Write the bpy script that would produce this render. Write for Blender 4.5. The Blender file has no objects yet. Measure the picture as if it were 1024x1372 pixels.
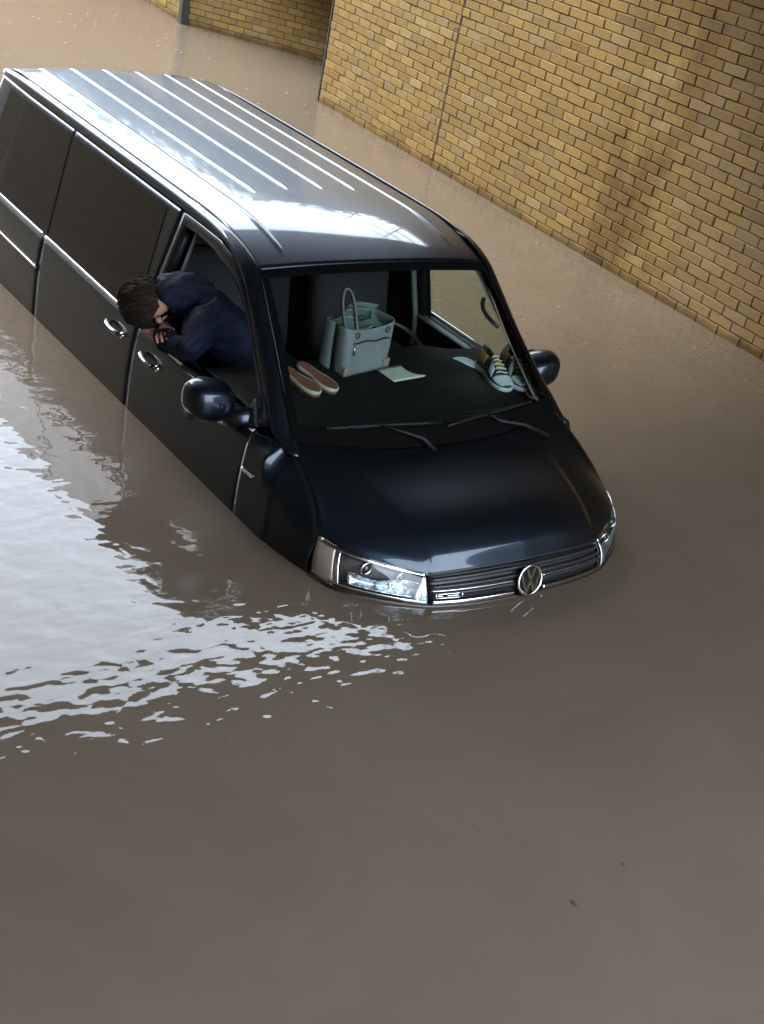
import bpy, bmesh, math, random
import numpy as np
from mathutils import Vector, Matrix

random.seed(7); rng = np.random.default_rng(7)
S = bpy.context.scene
COL = S.collection

# ------------------------------------------------------------------ camera
CAM = Vector((3.939, 3.586, 3.799))
YAW, PITCH, ROLL = math.radians(220.146), math.radians(27.306), math.radians(11.905)
fwd = Vector((math.sin(YAW)*math.cos(PITCH), math.cos(YAW)*math.cos(PITCH), -math.sin(PITCH)))
rgt0 = Vector((math.cos(YAW), -math.sin(YAW), 0)); up0 = rgt0.cross(fwd)
rgt = rgt0*math.cos(ROLL) + up0*math.sin(ROLL); upv = -rgt0*math.sin(ROLL) + up0*math.cos(ROLL)
cd = bpy.data.cameras.new('camera'); cam = bpy.data.objects.new('camera', cd); COL.objects.link(cam)
cm = Matrix((rgt, upv, -fwd)).transposed().to_4x4(); cm.translation = CAM
cam.matrix_world = cm
cd.sensor_fit = 'HORIZONTAL'; cd.sensor_width = 36; cd.lens = 1776.8/1024*36
cd.clip_start = .05; cd.clip_end = 3000
S.camera = cam

# ------------------------------------------------------------------ sky (overcast, raining)
SUN_EL, SUN_AZ = math.radians(52), math.radians(150)      # azimuth measured from +y towards +x
wd = bpy.data.worlds.new('World'); S.world = wd; wd.use_nodes = True
nt = wd.node_tree; nt.nodes.clear()
def N(t, tree=None, **kw):
    n = (tree or nt).nodes.new(t)
    for k, v in kw.items(): setattr(n, k, v)
    return n
o_ = N('ShaderNodeOutputWorld'); bg = N('ShaderNodeBackground'); sky = N('ShaderNodeTexSky', sky_type='NISHITA')
sky.sun_disc = False; sky.sun_elevation = SUN_EL; sky.sun_rotation = SUN_AZ; sky.air_density = 1.6; sky.dust_density = 6.0
tc = N('ShaderNodeTexCoord'); nz = N('ShaderNodeTexNoise'); nz.inputs['Scale'].default_value = 2.2; nz.inputs['Detail'].default_value = 5
rp = N('ShaderNodeValToRGB'); rp.color_ramp.elements[0].position = .3; rp.color_ramp.elements[1].position = .75
rp.color_ramp.elements[0].color = (6.2, 7.2, 8.7, 1); rp.color_ramp.elements[1].color = (8.8, 9.7, 11.0, 1)
mx = N('ShaderNodeMix', data_type='RGBA'); mx.inputs[0].default_value = .82
nt.links.new(tc.outputs['Generated'], nz.inputs['Vector']); nt.links.new(nz.outputs['Fac'], rp.inputs['Fac'])
nt.links.new(sky.outputs[0], mx.inputs[6]); nt.links.new(rp.outputs[0], mx.inputs[7])
nt.links.new(mx.outputs[2], bg.inputs['Color']); bg.inputs['Strength'].default_value = .1
nt.links.new(bg.outputs[0], o_.inputs['Surface'])
sl = bpy.data.lights.new('sun', 'SUN'); sun = bpy.data.objects.new('sun', sl); COL.objects.link(sun)
sl.energy = .5; sl.angle = math.radians(25); sl.color = (1, .97, .93)
sd = Vector((math.sin(SUN_AZ)*math.cos(SUN_EL), math.cos(SUN_AZ)*math.cos(SUN_EL), math.sin(SUN_EL)))
sun.rotation_euler = sd.to_track_quat('Z', 'Y').to_euler()
S.view_settings.view_transform = 'Standard'; S.view_settings.look = 'None'
S.view_settings.gamma = 1; S.view_settings.use_curve_mapping = False
S.view_settings.exposure = 3.6
S.cycles.use_denoising = True
S.cycles.max_bounces = 10; S.cycles.diffuse_bounces = 5; S.cycles.glossy_bounces = 5
S.cycles.transparent_max_bounces = 12; S.cycles.caustics_reflective = False; S.cycles.caustics_refractive = False
S.cycles.sample_clamp_indirect = 6

# ------------------------------------------------------------------ helpers
ZW = .8265                                   # flood level; the road under it is z = 0

def mat(name, col=(.5, .5, .5), rough=.5, metal=0., coat=0., coat_r=.03, ior=1.5, spec=.5, emit=None):
    m = bpy.data.materials.new(name); m.use_nodes = True
    b = m.node_tree.nodes['Principled BSDF']
    b.inputs['Base Color'].default_value = (*col, 1); b.inputs['Roughness'].default_value = rough
    b.inputs['Metallic'].default_value = metal; b.inputs['IOR'].default_value = ior
    b.inputs['Coat Weight'].default_value = coat; b.inputs['Coat Roughness'].default_value = coat_r
    b.inputs['Specular IOR Level'].default_value = spec
    return m
def bsdf(m): return m.node_tree.nodes['Principled BSDF']
def add_noise(m, scale, amount, bump=0., bscale=None, detail=4, coord='Object', dist=.01):
    """value variation and fine relief on a material"""
    t = m.node_tree; b = bsdf(m); c = tuple(b.inputs['Base Color'].default_value)
    co = N('ShaderNodeTexCoord', t); n = N('ShaderNodeTexNoise', t); n.inputs['Scale'].default_value = scale; n.inputs['Detail'].default_value = detail
    t.links.new(co.outputs[coord], n.inputs['Vector'])
    r = N('ShaderNodeMapRange', t); r.inputs['From Min'].default_value = .25; r.inputs['From Max'].default_value = .75
    r.inputs['To Min'].default_value = 1-amount; r.inputs['To Max'].default_value = 1+amount
    t.links.new(n.outputs['Fac'], r.inputs['Value'])
    v = N('ShaderNodeVectorMath', t, operation='SCALE'); v.inputs[0].default_value = c[:3]
    t.links.new(r.outputs[0], v.inputs['Scale']); t.links.new(v.outputs[0], b.inputs['Base Color'])
    if bump:
        n2 = N('ShaderNodeTexNoise', t); n2.inputs['Scale'].default_value = bscale or scale*6; n2.inputs['Detail'].default_value = 5
        t.links.new(co.outputs[coord], n2.inputs['Vector'])
        bp = N('ShaderNodeBump', t); bp.inputs['Strength'].default_value = bump; bp.inputs['Distance'].default_value = dist
        t.links.new(n2.outputs['Fac'], bp.inputs['Height']); t.links.new(bp.outputs[0], b.inputs['Normal'])
    return m

def thin_glass(name, tint=(.9, .95, .93), ior=1.5, rough=0.0):
    m = bpy.data.materials.new(name); m.use_nodes = True; t = m.node_tree; t.nodes.clear()
    o = N('ShaderNodeOutputMaterial', t); mxs = N('ShaderNodeMixShader', t); tr = N('ShaderNodeBsdfTransparent', t); g = N('ShaderNodeBsdfGlossy', t)
    ge = N('ShaderNodeNewGeometry', t); dt = N('ShaderNodeVectorMath', t, operation='DOT_PRODUCT'); t.links.new(ge.outputs['Normal'], dt.inputs[0]); t.links.new(ge.outputs['Incoming'], dt.inputs[1])
    ab = N('ShaderNodeMath', t, operation='ABSOLUTE'); t.links.new(dt.outputs['Value'], ab.inputs[0])
    om = N('ShaderNodeMath', t, operation='SUBTRACT'); om.inputs[0].default_value = 1; t.links.new(ab.outputs[0], om.inputs[1])
    pw = N('ShaderNodeMath', t, operation='POWER'); t.links.new(om.outputs[0], pw.inputs[0]); pw.inputs[1].default_value = 5
    f = N('ShaderNodeMapRange', t); f.inputs['To Min'].default_value = .048; f.inputs['To Max'].default_value = .95; t.links.new(pw.outputs[0], f.inputs['Value'])
    tr.inputs['Color'].default_value = (*tint, 1); g.inputs['Roughness'].default_value = rough
    t.links.new(f.outputs[0], mxs.inputs[0]); t.links.new(tr.outputs[0], mxs.inputs[1]); t.links.new(g.outputs[0], mxs.inputs[2])
    t.links.new(mxs.outputs[0], o.inputs['Surface'])
    return m

def mesh_obj(name, verts, faces, m, parent=None, smooth=True, solid=0., subsurf=0, bevel=0.):
    me = bpy.data.meshes.new(name); me.from_pydata([tuple(map(float, v)) for v in verts], [], [tuple(f) for f in faces]); me.update()
    if m is not None: me.materials.append(m)
    if smooth: me.polygons.foreach_set('use_smooth', [True]*len(me.polygons))
    o = bpy.data.objects.new(name, me); COL.objects.link(o)
    if parent is not None: o.parent = parent
    if bevel:
        md = o.modifiers.new('bevel', 'BEVEL'); md.width = bevel; md.segments = 3; md.limit_method = 'ANGLE'; md.angle_limit = math.radians(40)
    if subsurf:
        md = o.modifiers.new('sub', 'SUBSURF'); md.levels = subsurf; md.render_levels = subsurf
    if solid:
        md = o.modifiers.new('solid', 'SOLIDIFY'); md.thickness = solid; md.offset = 0
    return o

def grid_vf(fn, nu, nv):
    vs = [fn(i/nu, j/nv) for j in range(nv+1) for i in range(nu+1)]
    fs = [(j*(nu+1)+i, j*(nu+1)+i+1, (j+1)*(nu+1)+i+1, (j+1)*(nu+1)+i) for j in range(nv) for i in range(nu)]
    return vs, fs
def patch(name, fn, nu, nv, m, parent=None, solid=.004, **kw):
    v, f = grid_vf(fn, nu, nv)
    return mesh_obj(name, v, f, m, parent, solid=solid, **kw)

def join_vf(parts):
    V, Fc = [], []
    for v, f in parts:
        k = len(V); V += list(v); Fc += [tuple(i+k for i in q) for q in f]
    return V, Fc
def box_vf(c, d, mtx=None):
    vs = []
    for z in (-1, 1):
        for y in (-1, 1):
            for x in (-1, 1):
                p = Vector((x*d[0]/2, y*d[1]/2, z*d[2]/2))
                if mtx is not None: p = mtx @ p
                vs.append(p+Vector(c))
    return vs, [(0, 2, 3, 1), (4, 5, 7, 6), (0, 1, 5, 4), (2, 6, 7, 3), (0, 4, 6, 2), (1, 3, 7, 5)]
def box(name, c, d, m, parent=None, bevel=.01, rot=None):
    mt = Matrix.Rotation(rot[0], 3, rot[1]) if rot and not isinstance(rot, Matrix) else rot
    v, f = box_vf(c, d, mt)
    return mesh_obj(name, v, f, m, parent, bevel=bevel, smooth=True)
def tube_vf(pts, r, n=8, closed=False):
    P = [Vector(p) for p in pts]; L = len(P); R = r if hasattr(r, '__len__') else [r]*L
    vs, fs = [], []; ref = Vector((0, 0, 1))
    prev = None
    for i, p in enumerate(P):
        a = P[(i-1) % L] if (closed or i) else p; b = P[(i+1) % L] if (closed or i < L-1) else p
        t = (b-a).normalized()
        if prev is None:
            q = ref if abs(t.dot(ref)) < .9 else Vector((1, 0, 0)); u = t.cross(q).normalized()
        else: u = (prev - t*prev.dot(t)).normalized()
        prev = u; w = t.cross(u)
        for k in range(n):
            th = 2*math.pi*k/n; vs.append(p+(u*math.cos(th)+w*math.sin(th))*R[i])
    m_ = L if closed else L-1
    for i in range(m_):
        for k in range(n):
            a = i*n+k; b = i*n+(k+1) % n; c = ((i+1) % L)*n+(k+1) % n; d = ((i+1) % L)*n+k
            fs.append((a, b, c, d))
    if not closed: fs += [tuple(range(n))[::-1], tuple(range((L-1)*n, L*n))]
    return vs, fs
def tube(name, pts, r, m, parent=None, n=8, closed=False):
    v, f = tube_vf(pts, r, n, closed); return mesh_obj(name, v, f, m, parent)
def sphere_vf(c, r, nu=16, nv=10):
    vs, fs = grid_vf(lambda a, b: Vector(c)+Vector((r[0]*math.sin(math.pi*b)*math.cos(2*math.pi*a), r[1]*math.sin(math.pi*b)*math.sin(2*math.pi*a), r[2]*math.cos(math.pi*b))), nu, nv)
    return vs, fs
def cr(P, k=8, closed=False):
    """Catmull-Rom through points"""
    P = np.array(P, float); n = len(P); out = []
    for i in range(n if closed else n-1):
        g = lambda j: P[j % n] if closed else P[min(max(j, 0), n-1)]
        p0, p1, p2, p3 = g(i-1), g(i), g(i+1), g(i+2)
        for s in range(k):
            t = s/k
            out.append(.5*((2*p1)+(-p0+p2)*t+(2*p0-5*p1+4*p2-p3)*t*t+(-p0+3*p1-3*p2+p3)*t**3))
    if not closed: out.append(P[-1])
    return np.array(out)
def resample(C, n):
    C = np.array(C, float); d = np.r_[0, np.cumsum(np.linalg.norm(np.diff(C, axis=0), axis=1))]
    t = np.linspace(0, d[-1], n)
    return np.stack([np.interp(t, d, C[:, k]) for k in range(C.shape[1])], 1)
def at(C, t):
    f = t*(len(C)-1); i = min(int(f), len(C)-2); return C[i]+(C[i+1]-C[i])*(f-i)
def sm(a, b, x):
    t = min(max((x-a)/(b-a), 0), 1); return t*t*(3-2*t)
def empty(name, loc=(0, 0, 0)):
    o = bpy.data.objects.new(name, None); o.location = loc; COL.objects.link(o); return o
def tag(o, label, cat, group=None, kind=None):
    if label: o['label'] = label
    if cat: o['category'] = cat
    if group: o['group'] = group
    if kind: o['kind'] = kind
    return o
def kind(o, k): o['kind'] = k; return o

# ------------------------------------------------------------------ setting: ground, flood water
M_ground = add_noise(mat('asphalt', (.05, .05, .05), .9), 3, .3)
g = mesh_obj('ground', [(-300, -300, 0), (300, -300, 0), (300, 300, 0), (-300, 300, 0)], [(0, 1, 2, 3)], M_ground); kind(g, 'structure')

def water_mat():
    m = mat('muddy_water', (.20, .165, .13), .008, ior=1.33); t = m.node_tree; b = bsdf(m)
    geo = N('ShaderNodeNewGeometry', t)
    def noise(scale, vecscale, rot, detail=2, rough=.5, dist=0.):
        mp = N('ShaderNodeMapping', t); mp.inputs['Scale'].default_value = vecscale; mp.inputs['Rotation'].default_value = (0, 0, rot)
        t.links.new(geo.outputs['Position'], mp.inputs['Vector'])
        n = N('ShaderNodeTexNoise', t); n.inputs['Scale'].default_value = scale; n.inputs['Detail'].default_value = detail; n.inputs['Roughness'].default_value = rough
        n.inputs['Distortion'].default_value = dist
        t.links.new(mp.outputs[0], n.inputs['Vector']); return n.outputs['Fac']
    def math_(op, a, bb):
        n = N('ShaderNodeMath', t, operation=op)
        for i, q in enumerate((a, bb)):
            if isinstance(q, (int, float)): n.inputs[i].default_value = q
            else: t.links.new(q, n.inputs[i])
        return n.outputs[0]
    # silt swirls in the colour
    sw = noise(.8, (1, 1, 1), .6, 7, .62, 1.6)
    cr_ = N('ShaderNodeValToRGB', t); cr_.color_ramp.elements[0].position = .3; cr_.color_ramp.elements[1].position = .72
    cr_.color_ramp.elements[0].color = (.078, .060, .0425, 1); cr_.color_ramp.elements[1].color = (.090, .0715, .052, 1)
    t.links.new(sw, cr_.inputs[0]); t.links.new(cr_.outputs[0], b.inputs['Base Color'])
    sep = N('ShaderNodeSeparateXYZ', t); t.links.new(geo.outputs['Position'], sep.inputs[0])
    # slow ripples: crests lie across the line of sight
    w1 = noise(8.2, (1, 1.0, 1), math.radians(40), 1, .4, .3)
    w2 = noise(12.5, (.55, 1.5, 1), math.radians(-38), 1, .4, .2)
    # stronger off the van's right side, weak in the quiet foreground and by the wall
    mk = N('ShaderNodeMapRange', t); mk.interpolation_type = 'SMOOTHSTEP'
    mk.inputs['From Min'].default_value = -.3; mk.inputs['From Max'].default_value = 1.3; mk.inputs['To Min'].default_value = .25; mk.inputs['To Max'].default_value = 1
    t.links.new(sep.outputs['X'], mk.inputs['Value'])
    mk2 = N('ShaderNodeMapRange', t); mk2.interpolation_type = 'SMOOTHSTEP'
    mk2.inputs['From Min'].default_value = .35; mk2.inputs['From Max'].default_value = 1.3; mk2.inputs['To Min'].default_value = 1; mk2.inputs['To Max'].default_value = .35
    t.links.new(sep.outputs['Y'], mk2.inputs['Value'])
    # rain pocked far water
    far = N('ShaderNodeMapRange', t); far.inputs['From Min'].default_value = -5; far.inputs['From Max'].default_value = -9; far.inputs['To Min'].default_value = 0; far.inputs['To Max'].default_value = 1
    t.links.new(sep.outputs['Y'], far.inputs['Value'])
    pk = noise(26, (1, 1, 1), 0, 2, .6)
    h = math_('ADD', math_('MULTIPLY', w1, .0043), math_('MULTIPLY', w2, .0017))
    h = math_('MULTIPLY', h, math_('MULTIPLY', mk.outputs[0], mk2.outputs[0]))
    h = math_('ADD', h, math_('MULTIPLY', math_('MULTIPLY', pk, .004), far.outputs[0]))
    nw = N('ShaderNodeMapRange', t); nw.inputs['From Min'].default_value = -1.2; nw.inputs['From Max'].default_value = -3.2; nw.inputs['To Max'].default_value = 1; t.links.new(sep.outputs['X'], nw.inputs['Value'])
    h = math_('ADD', h, math_('MULTIPLY', math_('MULTIPLY', noise(17, (1, 1, 1), .4, 2, .6), .0028), nw.outputs[0]))
    h = math_('ADD', h, math_('MULTIPLY', noise(30, (1, 1, 1), 0, 2), .00025))
    bp = N('ShaderNodeBump', t); bp.inputs['Strength'].default_value = 1; bp.inputs['Distance'].default_value = 1
    t.links.new(h, bp.inputs['Height']); t.links.new(bp.outputs[0], b.inputs['Normal'])
    return m
wv, wf = grid_vf(lambda u, v: (-120+240*u, -120+240*v, ZW), 8, 8)
water = mesh_obj('flood_water', wv, wf, water_mat()); kind(water, 'structure')

# ------------------------------------------------------------------ brick walls
CH, BL, ZB = .08096, .24288, .89496      # course height, brick pitch, first bed joint above the water
W0 = np.array([-4.449, -6.715]); WY = math.radians(84.545); WDIR = np.array([math.cos(WY), math.sin(WY)]); WNRM = np.array([math.sin(WY), -math.cos(WY)])
WTOP = ZB + 48*CH

def brick_mat(name, island, dark=1.0):
    m = mat(name, (.45, .31, .13), .85, spec=.18); t = m.node_tree; b = bsdf(m)
    rnd = (N('ShaderNodeNewGeometry', t).outputs['Random Per Island'] if island else N('ShaderNodeObjectInfo', t).outputs['Random'])
    r = N('ShaderNodeValToRGB', t); e = r.color_ramp.elements
    e[0].position = 0; e[0].color = (0.155, 0.097, 0.029, 1); e[1].position = 1; e[1].color = (0.206, 0.148, 0.062, 1)
    for p, c in ((.2, (0.184, 0.120, 0.037)), (.4, (0.163, 0.104, 0.035)), (.6, (0.201, 0.133, 0.043)), (.8, (0.142, 0.093, 0.035)), (.93, (0.176, 0.124, 0.056))):
        q = e.new(p); q.color = (*c, 1)
    t.links.new(rnd, r.inputs[0])
    geo = N('ShaderNodeNewGeometry', t)
    n = N('ShaderNodeTexNoise', t); n.inputs['Scale'].default_value = 55; n.inputs['Detail'].default_value = 4
    t.links.new(geo.outputs['Position'], n.inputs['Vector'])
    mr = N('ShaderNodeMapRange', t); mr.inputs['From Min'].default_value = .3; mr.inputs['From Max'].default_value = .7; mr.inputs['To Min'].default_value = .82; mr.inputs['To Max'].default_value = 1.14
    t.links.new(n.outputs['Fac'], mr.inputs['Value'])
    sc = N('ShaderNodeVectorMath', t, operation='SCALE'); t.links.new(r.outputs[0], sc.inputs[0]); t.links.new(mr.outputs[0], sc.inputs['Scale'])
    col = wall_stain(t, geo, sc.outputs[0])
    t.links.new(col, b.inputs['Base Color'])
    n2 = N('ShaderNodeTexNoise', t); n2.inputs['Scale'].default_value = 120; n2.inputs['Detail'].default_value = 3
    t.links.new(geo.outputs['Position'], n2.inputs['Vector'])
    bp = N('ShaderNodeBump', t); bp.inputs['Strength'].default_value = .5; bp.inputs['Distance'].default_value = .004
    t.links.new(n2.outputs['Fac'], bp.inputs['Height']); t.links.new(bp.outputs[0], b.inputs['Normal'])
    return m
def wall_stain(t, geo, col):
    """damp run-off stain and a pale lime-bloomed strip, fixed on the wall"""
    def mask(u0, w, z0, hz, thr0, thr1, sc):
        sep = N('ShaderNodeSeparateXYZ', t); t.links.new(geo.outputs['Position'], sep.inputs[0])
        a = N('ShaderNodeMath', t, operation='SUBTRACT'); t.links.new(sep.outputs['Y'], a.inputs[0]); a.inputs[1].default_value = u0
        a2 = N('ShaderNodeMath', t, operation='DIVIDE'); t.links.new(a.outputs[0], a2.inputs[0]); a2.inputs[1].default_value = w
        a3 = N('ShaderNodeMath', t, operation='ABSOLUTE'); t.links.new(a2.outputs[0], a3.inputs[0])
        a4 = N('ShaderNodeMath', t, operation='SUBTRACT', use_clamp=True); a4.inputs[0].default_value = 1; t.links.new(a3.outputs[0], a4.inputs[1])
        mp = N('ShaderNodeMapping', t); mp.inputs['Scale'].default_value = (1, 1, .35); t.links.new(geo.outputs['Position'], mp.inputs[0])
        n = N('ShaderNodeTexNoise', t); n.inputs['Scale'].default_value = sc; n.inputs['Detail'].default_value = 5; t.links.new(mp.outputs[0], n.inputs['Vector'])
        mr = N('ShaderNodeMapRange', t); mr.inputs['From Min'].default_value = thr0; mr.inputs['From Max'].default_value = thr1; t.links.new(n.outputs['Fac'], mr.inputs['Value'])
        m = N('ShaderNodeMath', t, operation='MULTIPLY'); t.links.new(a4.outputs[0], m.inputs[0]); t.links.new(mr.outputs[0], m.inputs[1])
        return m.outputs[0]
    mx1 = N('ShaderNodeMix', t, data_type='RGBA', blend_type='MULTIPLY'); t.links.new(mask(-3.75, .80, 0, 0, .36, .60, 3.0), mx1.inputs[0]); t.links.new(col, mx1.inputs[6]); mx1.inputs[7].default_value = (.40, .33, .25, 1)
    mx2 = N('ShaderNodeMix', t, data_type='RGBA'); f = mask(-2.6, .95, 0, 0, .25, .7, 2.4)
    f2 = N('ShaderNodeMath', t, operation='MULTIPLY'); t.links.new(f, f2.inputs[0]); f2.inputs[1].default_value = .55
    t.links.new(f2.outputs[0], mx2.inputs[0]); t.links.new(mx1.outputs[2], mx2.inputs[6]); mx2.inputs[7].default_value = (.165, .130, .085, 1)
    sep = N('ShaderNodeSeparateXYZ', t); t.links.new(geo.outputs['Position'], sep.inputs[0])
    n = N('ShaderNodeTexNoise', t); n.inputs['Scale'].default_value = 5; n.inputs['Detail'].default_value = 6; t.links.new(geo.outputs['Position'], n.inputs['Vector'])
    hn = N('ShaderNodeMath', t, operation='MULTIPLY_ADD'); t.links.new(n.outputs['Fac'], hn.inputs[0]); hn.inputs[1].default_value = -.14; t.links.new(sep.outputs['Z'], hn.inputs[2])
    mr = N('ShaderNodeMapRange', t); mr.inputs['From Min'].default_value = ZW-.045; mr.inputs['From Max'].default_value = ZW+.02; mr.inputs['To Min'].default_value = .85; mr.inputs['To Max'].default_value = 0
    t.links.new(hn.outputs[0], mr.inputs['Value'])
    mx3 = N('ShaderNodeMix', t, data_type='RGBA', blend_type='MULTIPLY'); t.links.new(mr.outputs[0], mx3.inputs[0]); t.links.new(mx2.outputs[2], mx3.inputs[6]); mx3.inputs[7].default_value = (.42, .36, .30, 1)
    return mx3.outputs[2]
M_brick = brick_mat('yellow_brick', False); M_brick_field = brick_mat('yellow_brick_field', True)
M_mortar = mat('dark_mortar', (.075, .053, .027), .95)
def _mort():
    t = M_mortar.node_tree; geo = N('ShaderNodeNewGeometry', t); n = N('ShaderNodeTexNoise', t); n.inputs['Scale'].default_value = 3; n.inputs['Detail'].default_value = 6
    t.links.new(geo.outputs['Position'], n.inputs['Vector']); r = N('ShaderNodeValToRGB', t); r.color_ramp.elements[0].position = .3; r.color_ramp.elements[1].position = .7
    r.color_ramp.elements[0].color = (.042, .027, .011, 1); r.color_ramp.elements[1].color = (.095, .068, .032, 1); t.links.new(n.outputs['Fac'], r.inputs[0])
    t.links.new(wall_stain(t, geo, r.outputs[0]), bsdf(M_mortar).inputs['Base Color'])
_mort()

def brick_mesh(L, Hh, D, seed):
    r = np.random.default_rng(seed); b = .006
    bm = bmesh.new(); bmesh.ops.create_cube(bm, size=1)
    for v in bm.verts: v.co = Vector((v.co.x*L, v.co.y*D, v.co.z*Hh)) + Vector(r.normal(0, .0015, 3))
    bmesh.ops.bevel(bm, geom=[e for e in bm.edges], offset=b*.55, segments=1, affect='EDGES')
    me = bpy.data.meshes.new('brick'); bm.to_mesh(me); bm.free(); return me
JT = .0088
def px_of(p):
    d = Vector(p)-CAM; z = d.dot(fwd)
    return (512+1776.8*d.dot(rgt)/z, 686-1776.8*d.dot(upv)/z, z)

BR_FULL = [brick_mesh(BL-JT, CH-JT, .10, s) for s in range(5)]
for me in BR_FULL: me.materials.append(M_brick)
_cut = {}
def cut_mesh(L):
    k = round(L, 2)
    if k not in _cut:
        _cut[k] = brick_mesh(L-JT, CH-JT, .10, 99+int(k*100)); _cut[k].materials.append(M_brick)
    return _cut[k]

def build_wall(org, dirv, nrm, u0, u1, phase, label, rows=(-11, 48), maxn=300, thick=.30, lo_frame=-40):
    """brick_wall thing: mortar body, up to maxn bricks as parts (largest in the picture), the rest one joined part"""
    org = np.array(org); dirv = np.array(dirv)/np.linalg.norm(dirv); nrm = np.array(nrm)
    wall = empty('brick_wall', (*(org+dirv*(u0+u1)/2), 0)); tag(wall, label, 'brick wall', 'yellow brick walls of the underpass', 'thing')
    base = wall.location
    ang = math.atan2(dirv[1], dirv[0])
    z0, z1 = ZB+rows[0]*CH, ZB+rows[1]*CH
    P = lambda u, n, z: Vector((*(org+dirv*u+nrm*n), z))-base
    vs = [P(u, n, z) for z in (z0, z1) for u, n in ((u0, -.007), (u1, -.007), (u1, -thick), (u0, -thick))]
    mesh_obj('mortar', vs, [(0, 1, 5, 4), (1, 2, 6, 5), (2, 3, 7, 6), (3, 0, 4, 7), (4, 5, 6, 7), (3, 2, 1, 0)], M_mortar, wall, smooth=False)
    cand = []
    for k in range(rows[0], rows[1]):
        zc = ZB+(k+.5)*CH; ph = (phase+BL*.5*((k+1) % 2)) % BL
        j = math.floor((u0-ph)/BL)-1
        while True:
            a, b = ph+j*BL, ph+(j+1)*BL; j += 1
            if a >= u1-.02: break
            a, b = max(a, u0), min(b, u1)
            if b-a < .05: continue
            cand.append((k, (a+b)/2, b-a, zc))
    scored = []
    for c in cand:
        w = (*(org+dirv*c[1]), c[3]); x, y, z = px_of(w)
        vis = z > 0 and -8 < x < 1032 and -8 < y < 1380 and c[3] > ZW-.03
        scored.append((vis, -z, c))
    vis = sorted([s for s in scored if s[0]], key=lambda s: -s[1])[:maxn]
    keep = {id(s[2]) for s in vis}
    V, Fc = [], []
    for s in scored:
        k, uc, L, zc = s[2]
        off = rng.normal(0, .0020)
        if id(s[2]) in keep:
            me = BR_FULL[rng.integers(5)] if abs(L-BL) < .012 else cut_mesh(L)
            o = bpy.data.objects.new('brick', me); COL.objects.link(o); o.parent = wall
            o.location = P(uc, -.05+off, zc); o.rotation_euler = (rng.normal(0, .006), rng.normal(0, .006), ang+rng.normal(0, .003))
        elif zc > ZW-.1:
            l, h = (L-JT)/2, (CH-JT)/2; k0 = len(V)
            for n in (off-.006, off):
                i = 0 if n < off else .003
                for du, dz in ((-l+i, -h+i), (l-i, -h+i), (l-i, h-i), (-l+i, h-i)):
                    V.append(P(uc+du, n, zc+dz))
            k1 = k0
            Fc += [(k0+4, k0+5, k0+6, k0+7), (k0, k0+1, k0+5, k0+4), (k0+1, k0+2, k0+6, k0+5), (k0+2, k0+3, k0+7, k0+6), (k0+3, k0, k0+4, k0+7)]
    if V:
        o = mesh_obj('brick_field', V, Fc, M_brick_field, wall, smooth=False); kind(o, 'stuff')
    return wall
build_wall(W0, WDIR, WNRM, .008, 16.0, .137, 'long yellow brick wall right of the dark vertical joint, damp-stained beside the van')
build_wall(W0, WDIR, WNRM, -2.515, -.008, .04, 'paler yellow brick wall section left of the dark vertical joint, ending at a corner')
# oblique recess wall and the far stretch
RA, RB = np.array([-5.04, -13.22]), np.array([-7.4, -9.17])
rd = (RB-RA)/np.linalg.norm(RB-RA); rn = np.array([rd[1], -rd[0]]); rn = rn if rn[0] > 0 else -rn
build_wall(RA, rd, rn, .02, 4.4, .06, 'shaded brown-yellow brick wall set back in the recess at the top of the picture')
fdv = np.array([RA[0]-(-5.60), RA[1]-(-19.2)]); fdv = -fdv/np.linalg.norm(fdv); fn = np.array([-fdv[1], fdv[0]]); fn = fn if fn[0] > 0 else -fn
build_wall(RA, fdv, fn, 0, 14, .1, 'farthest pale brick wall running off beyond the dark corner at top left')
M_joint = mat('joint_sealant', (.02, .017, .013), .8)
def upright(name, p, w, d, z0, z1, label):
    v, f = box_vf((p[0], p[1], (z0+z1)/2), (d, w, z1-z0), Matrix.Rotation(WY-math.pi/2, 3, 'Z'))
    o = mesh_obj(name, v, f, M_joint, None, smooth=False); tag(o, label, 'wall joint', None, 'thing'); return o
c = W0-WNRM*.012; upright('movement_joint', c, .014, .02, .1, WTOP, 'thin dark vertical movement joint splitting the long brick wall')
c = RA+np.array([.035, .0]); upright('corner_joint', c, .11, .10, .1, WTOP, 'dark vertical corner strip between recess wall and farthest wall')
c = W0-WDIR*2.53-WNRM*.05; upright('edge_strip', c, .022, .12, .1, WTOP, 'dark strip down the left end of the pale wall section')

# opposite wall of the underpass (behind the camera's right shoulder; seen mirrored in the van's side windows)
def far_brick_mat():
    m = mat('yellow_brick_far', (.4, .28, .12), .8); t = m.node_tree; b = bsdf(m)
    geo = N('ShaderNodeNewGeometry', t); sep = N('ShaderNodeSeparateXYZ', t); cmb = N('ShaderNodeCombineXYZ', t)
    t.links.new(geo.outputs['Position'], sep.inputs[0]); t.links.new(sep.outputs['Y'], cmb.inputs['X']); t.links.new(sep.outputs['Z'], cmb.inputs['Y'])
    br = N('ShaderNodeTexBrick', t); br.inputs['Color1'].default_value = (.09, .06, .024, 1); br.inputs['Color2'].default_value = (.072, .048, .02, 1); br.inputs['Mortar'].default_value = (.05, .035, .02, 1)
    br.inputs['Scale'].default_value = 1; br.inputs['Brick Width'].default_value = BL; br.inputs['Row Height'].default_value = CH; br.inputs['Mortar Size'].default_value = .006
    t.links.new(cmb.outputs[0], br.inputs['Vector']); t.links.new(br.outputs[0], b.inputs['Base Color']); return m
v, f = box_vf((6.35, -10, 6.0), (.3, 50, 12.0))  # height raised well above the other walls to cut the skylight
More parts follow.
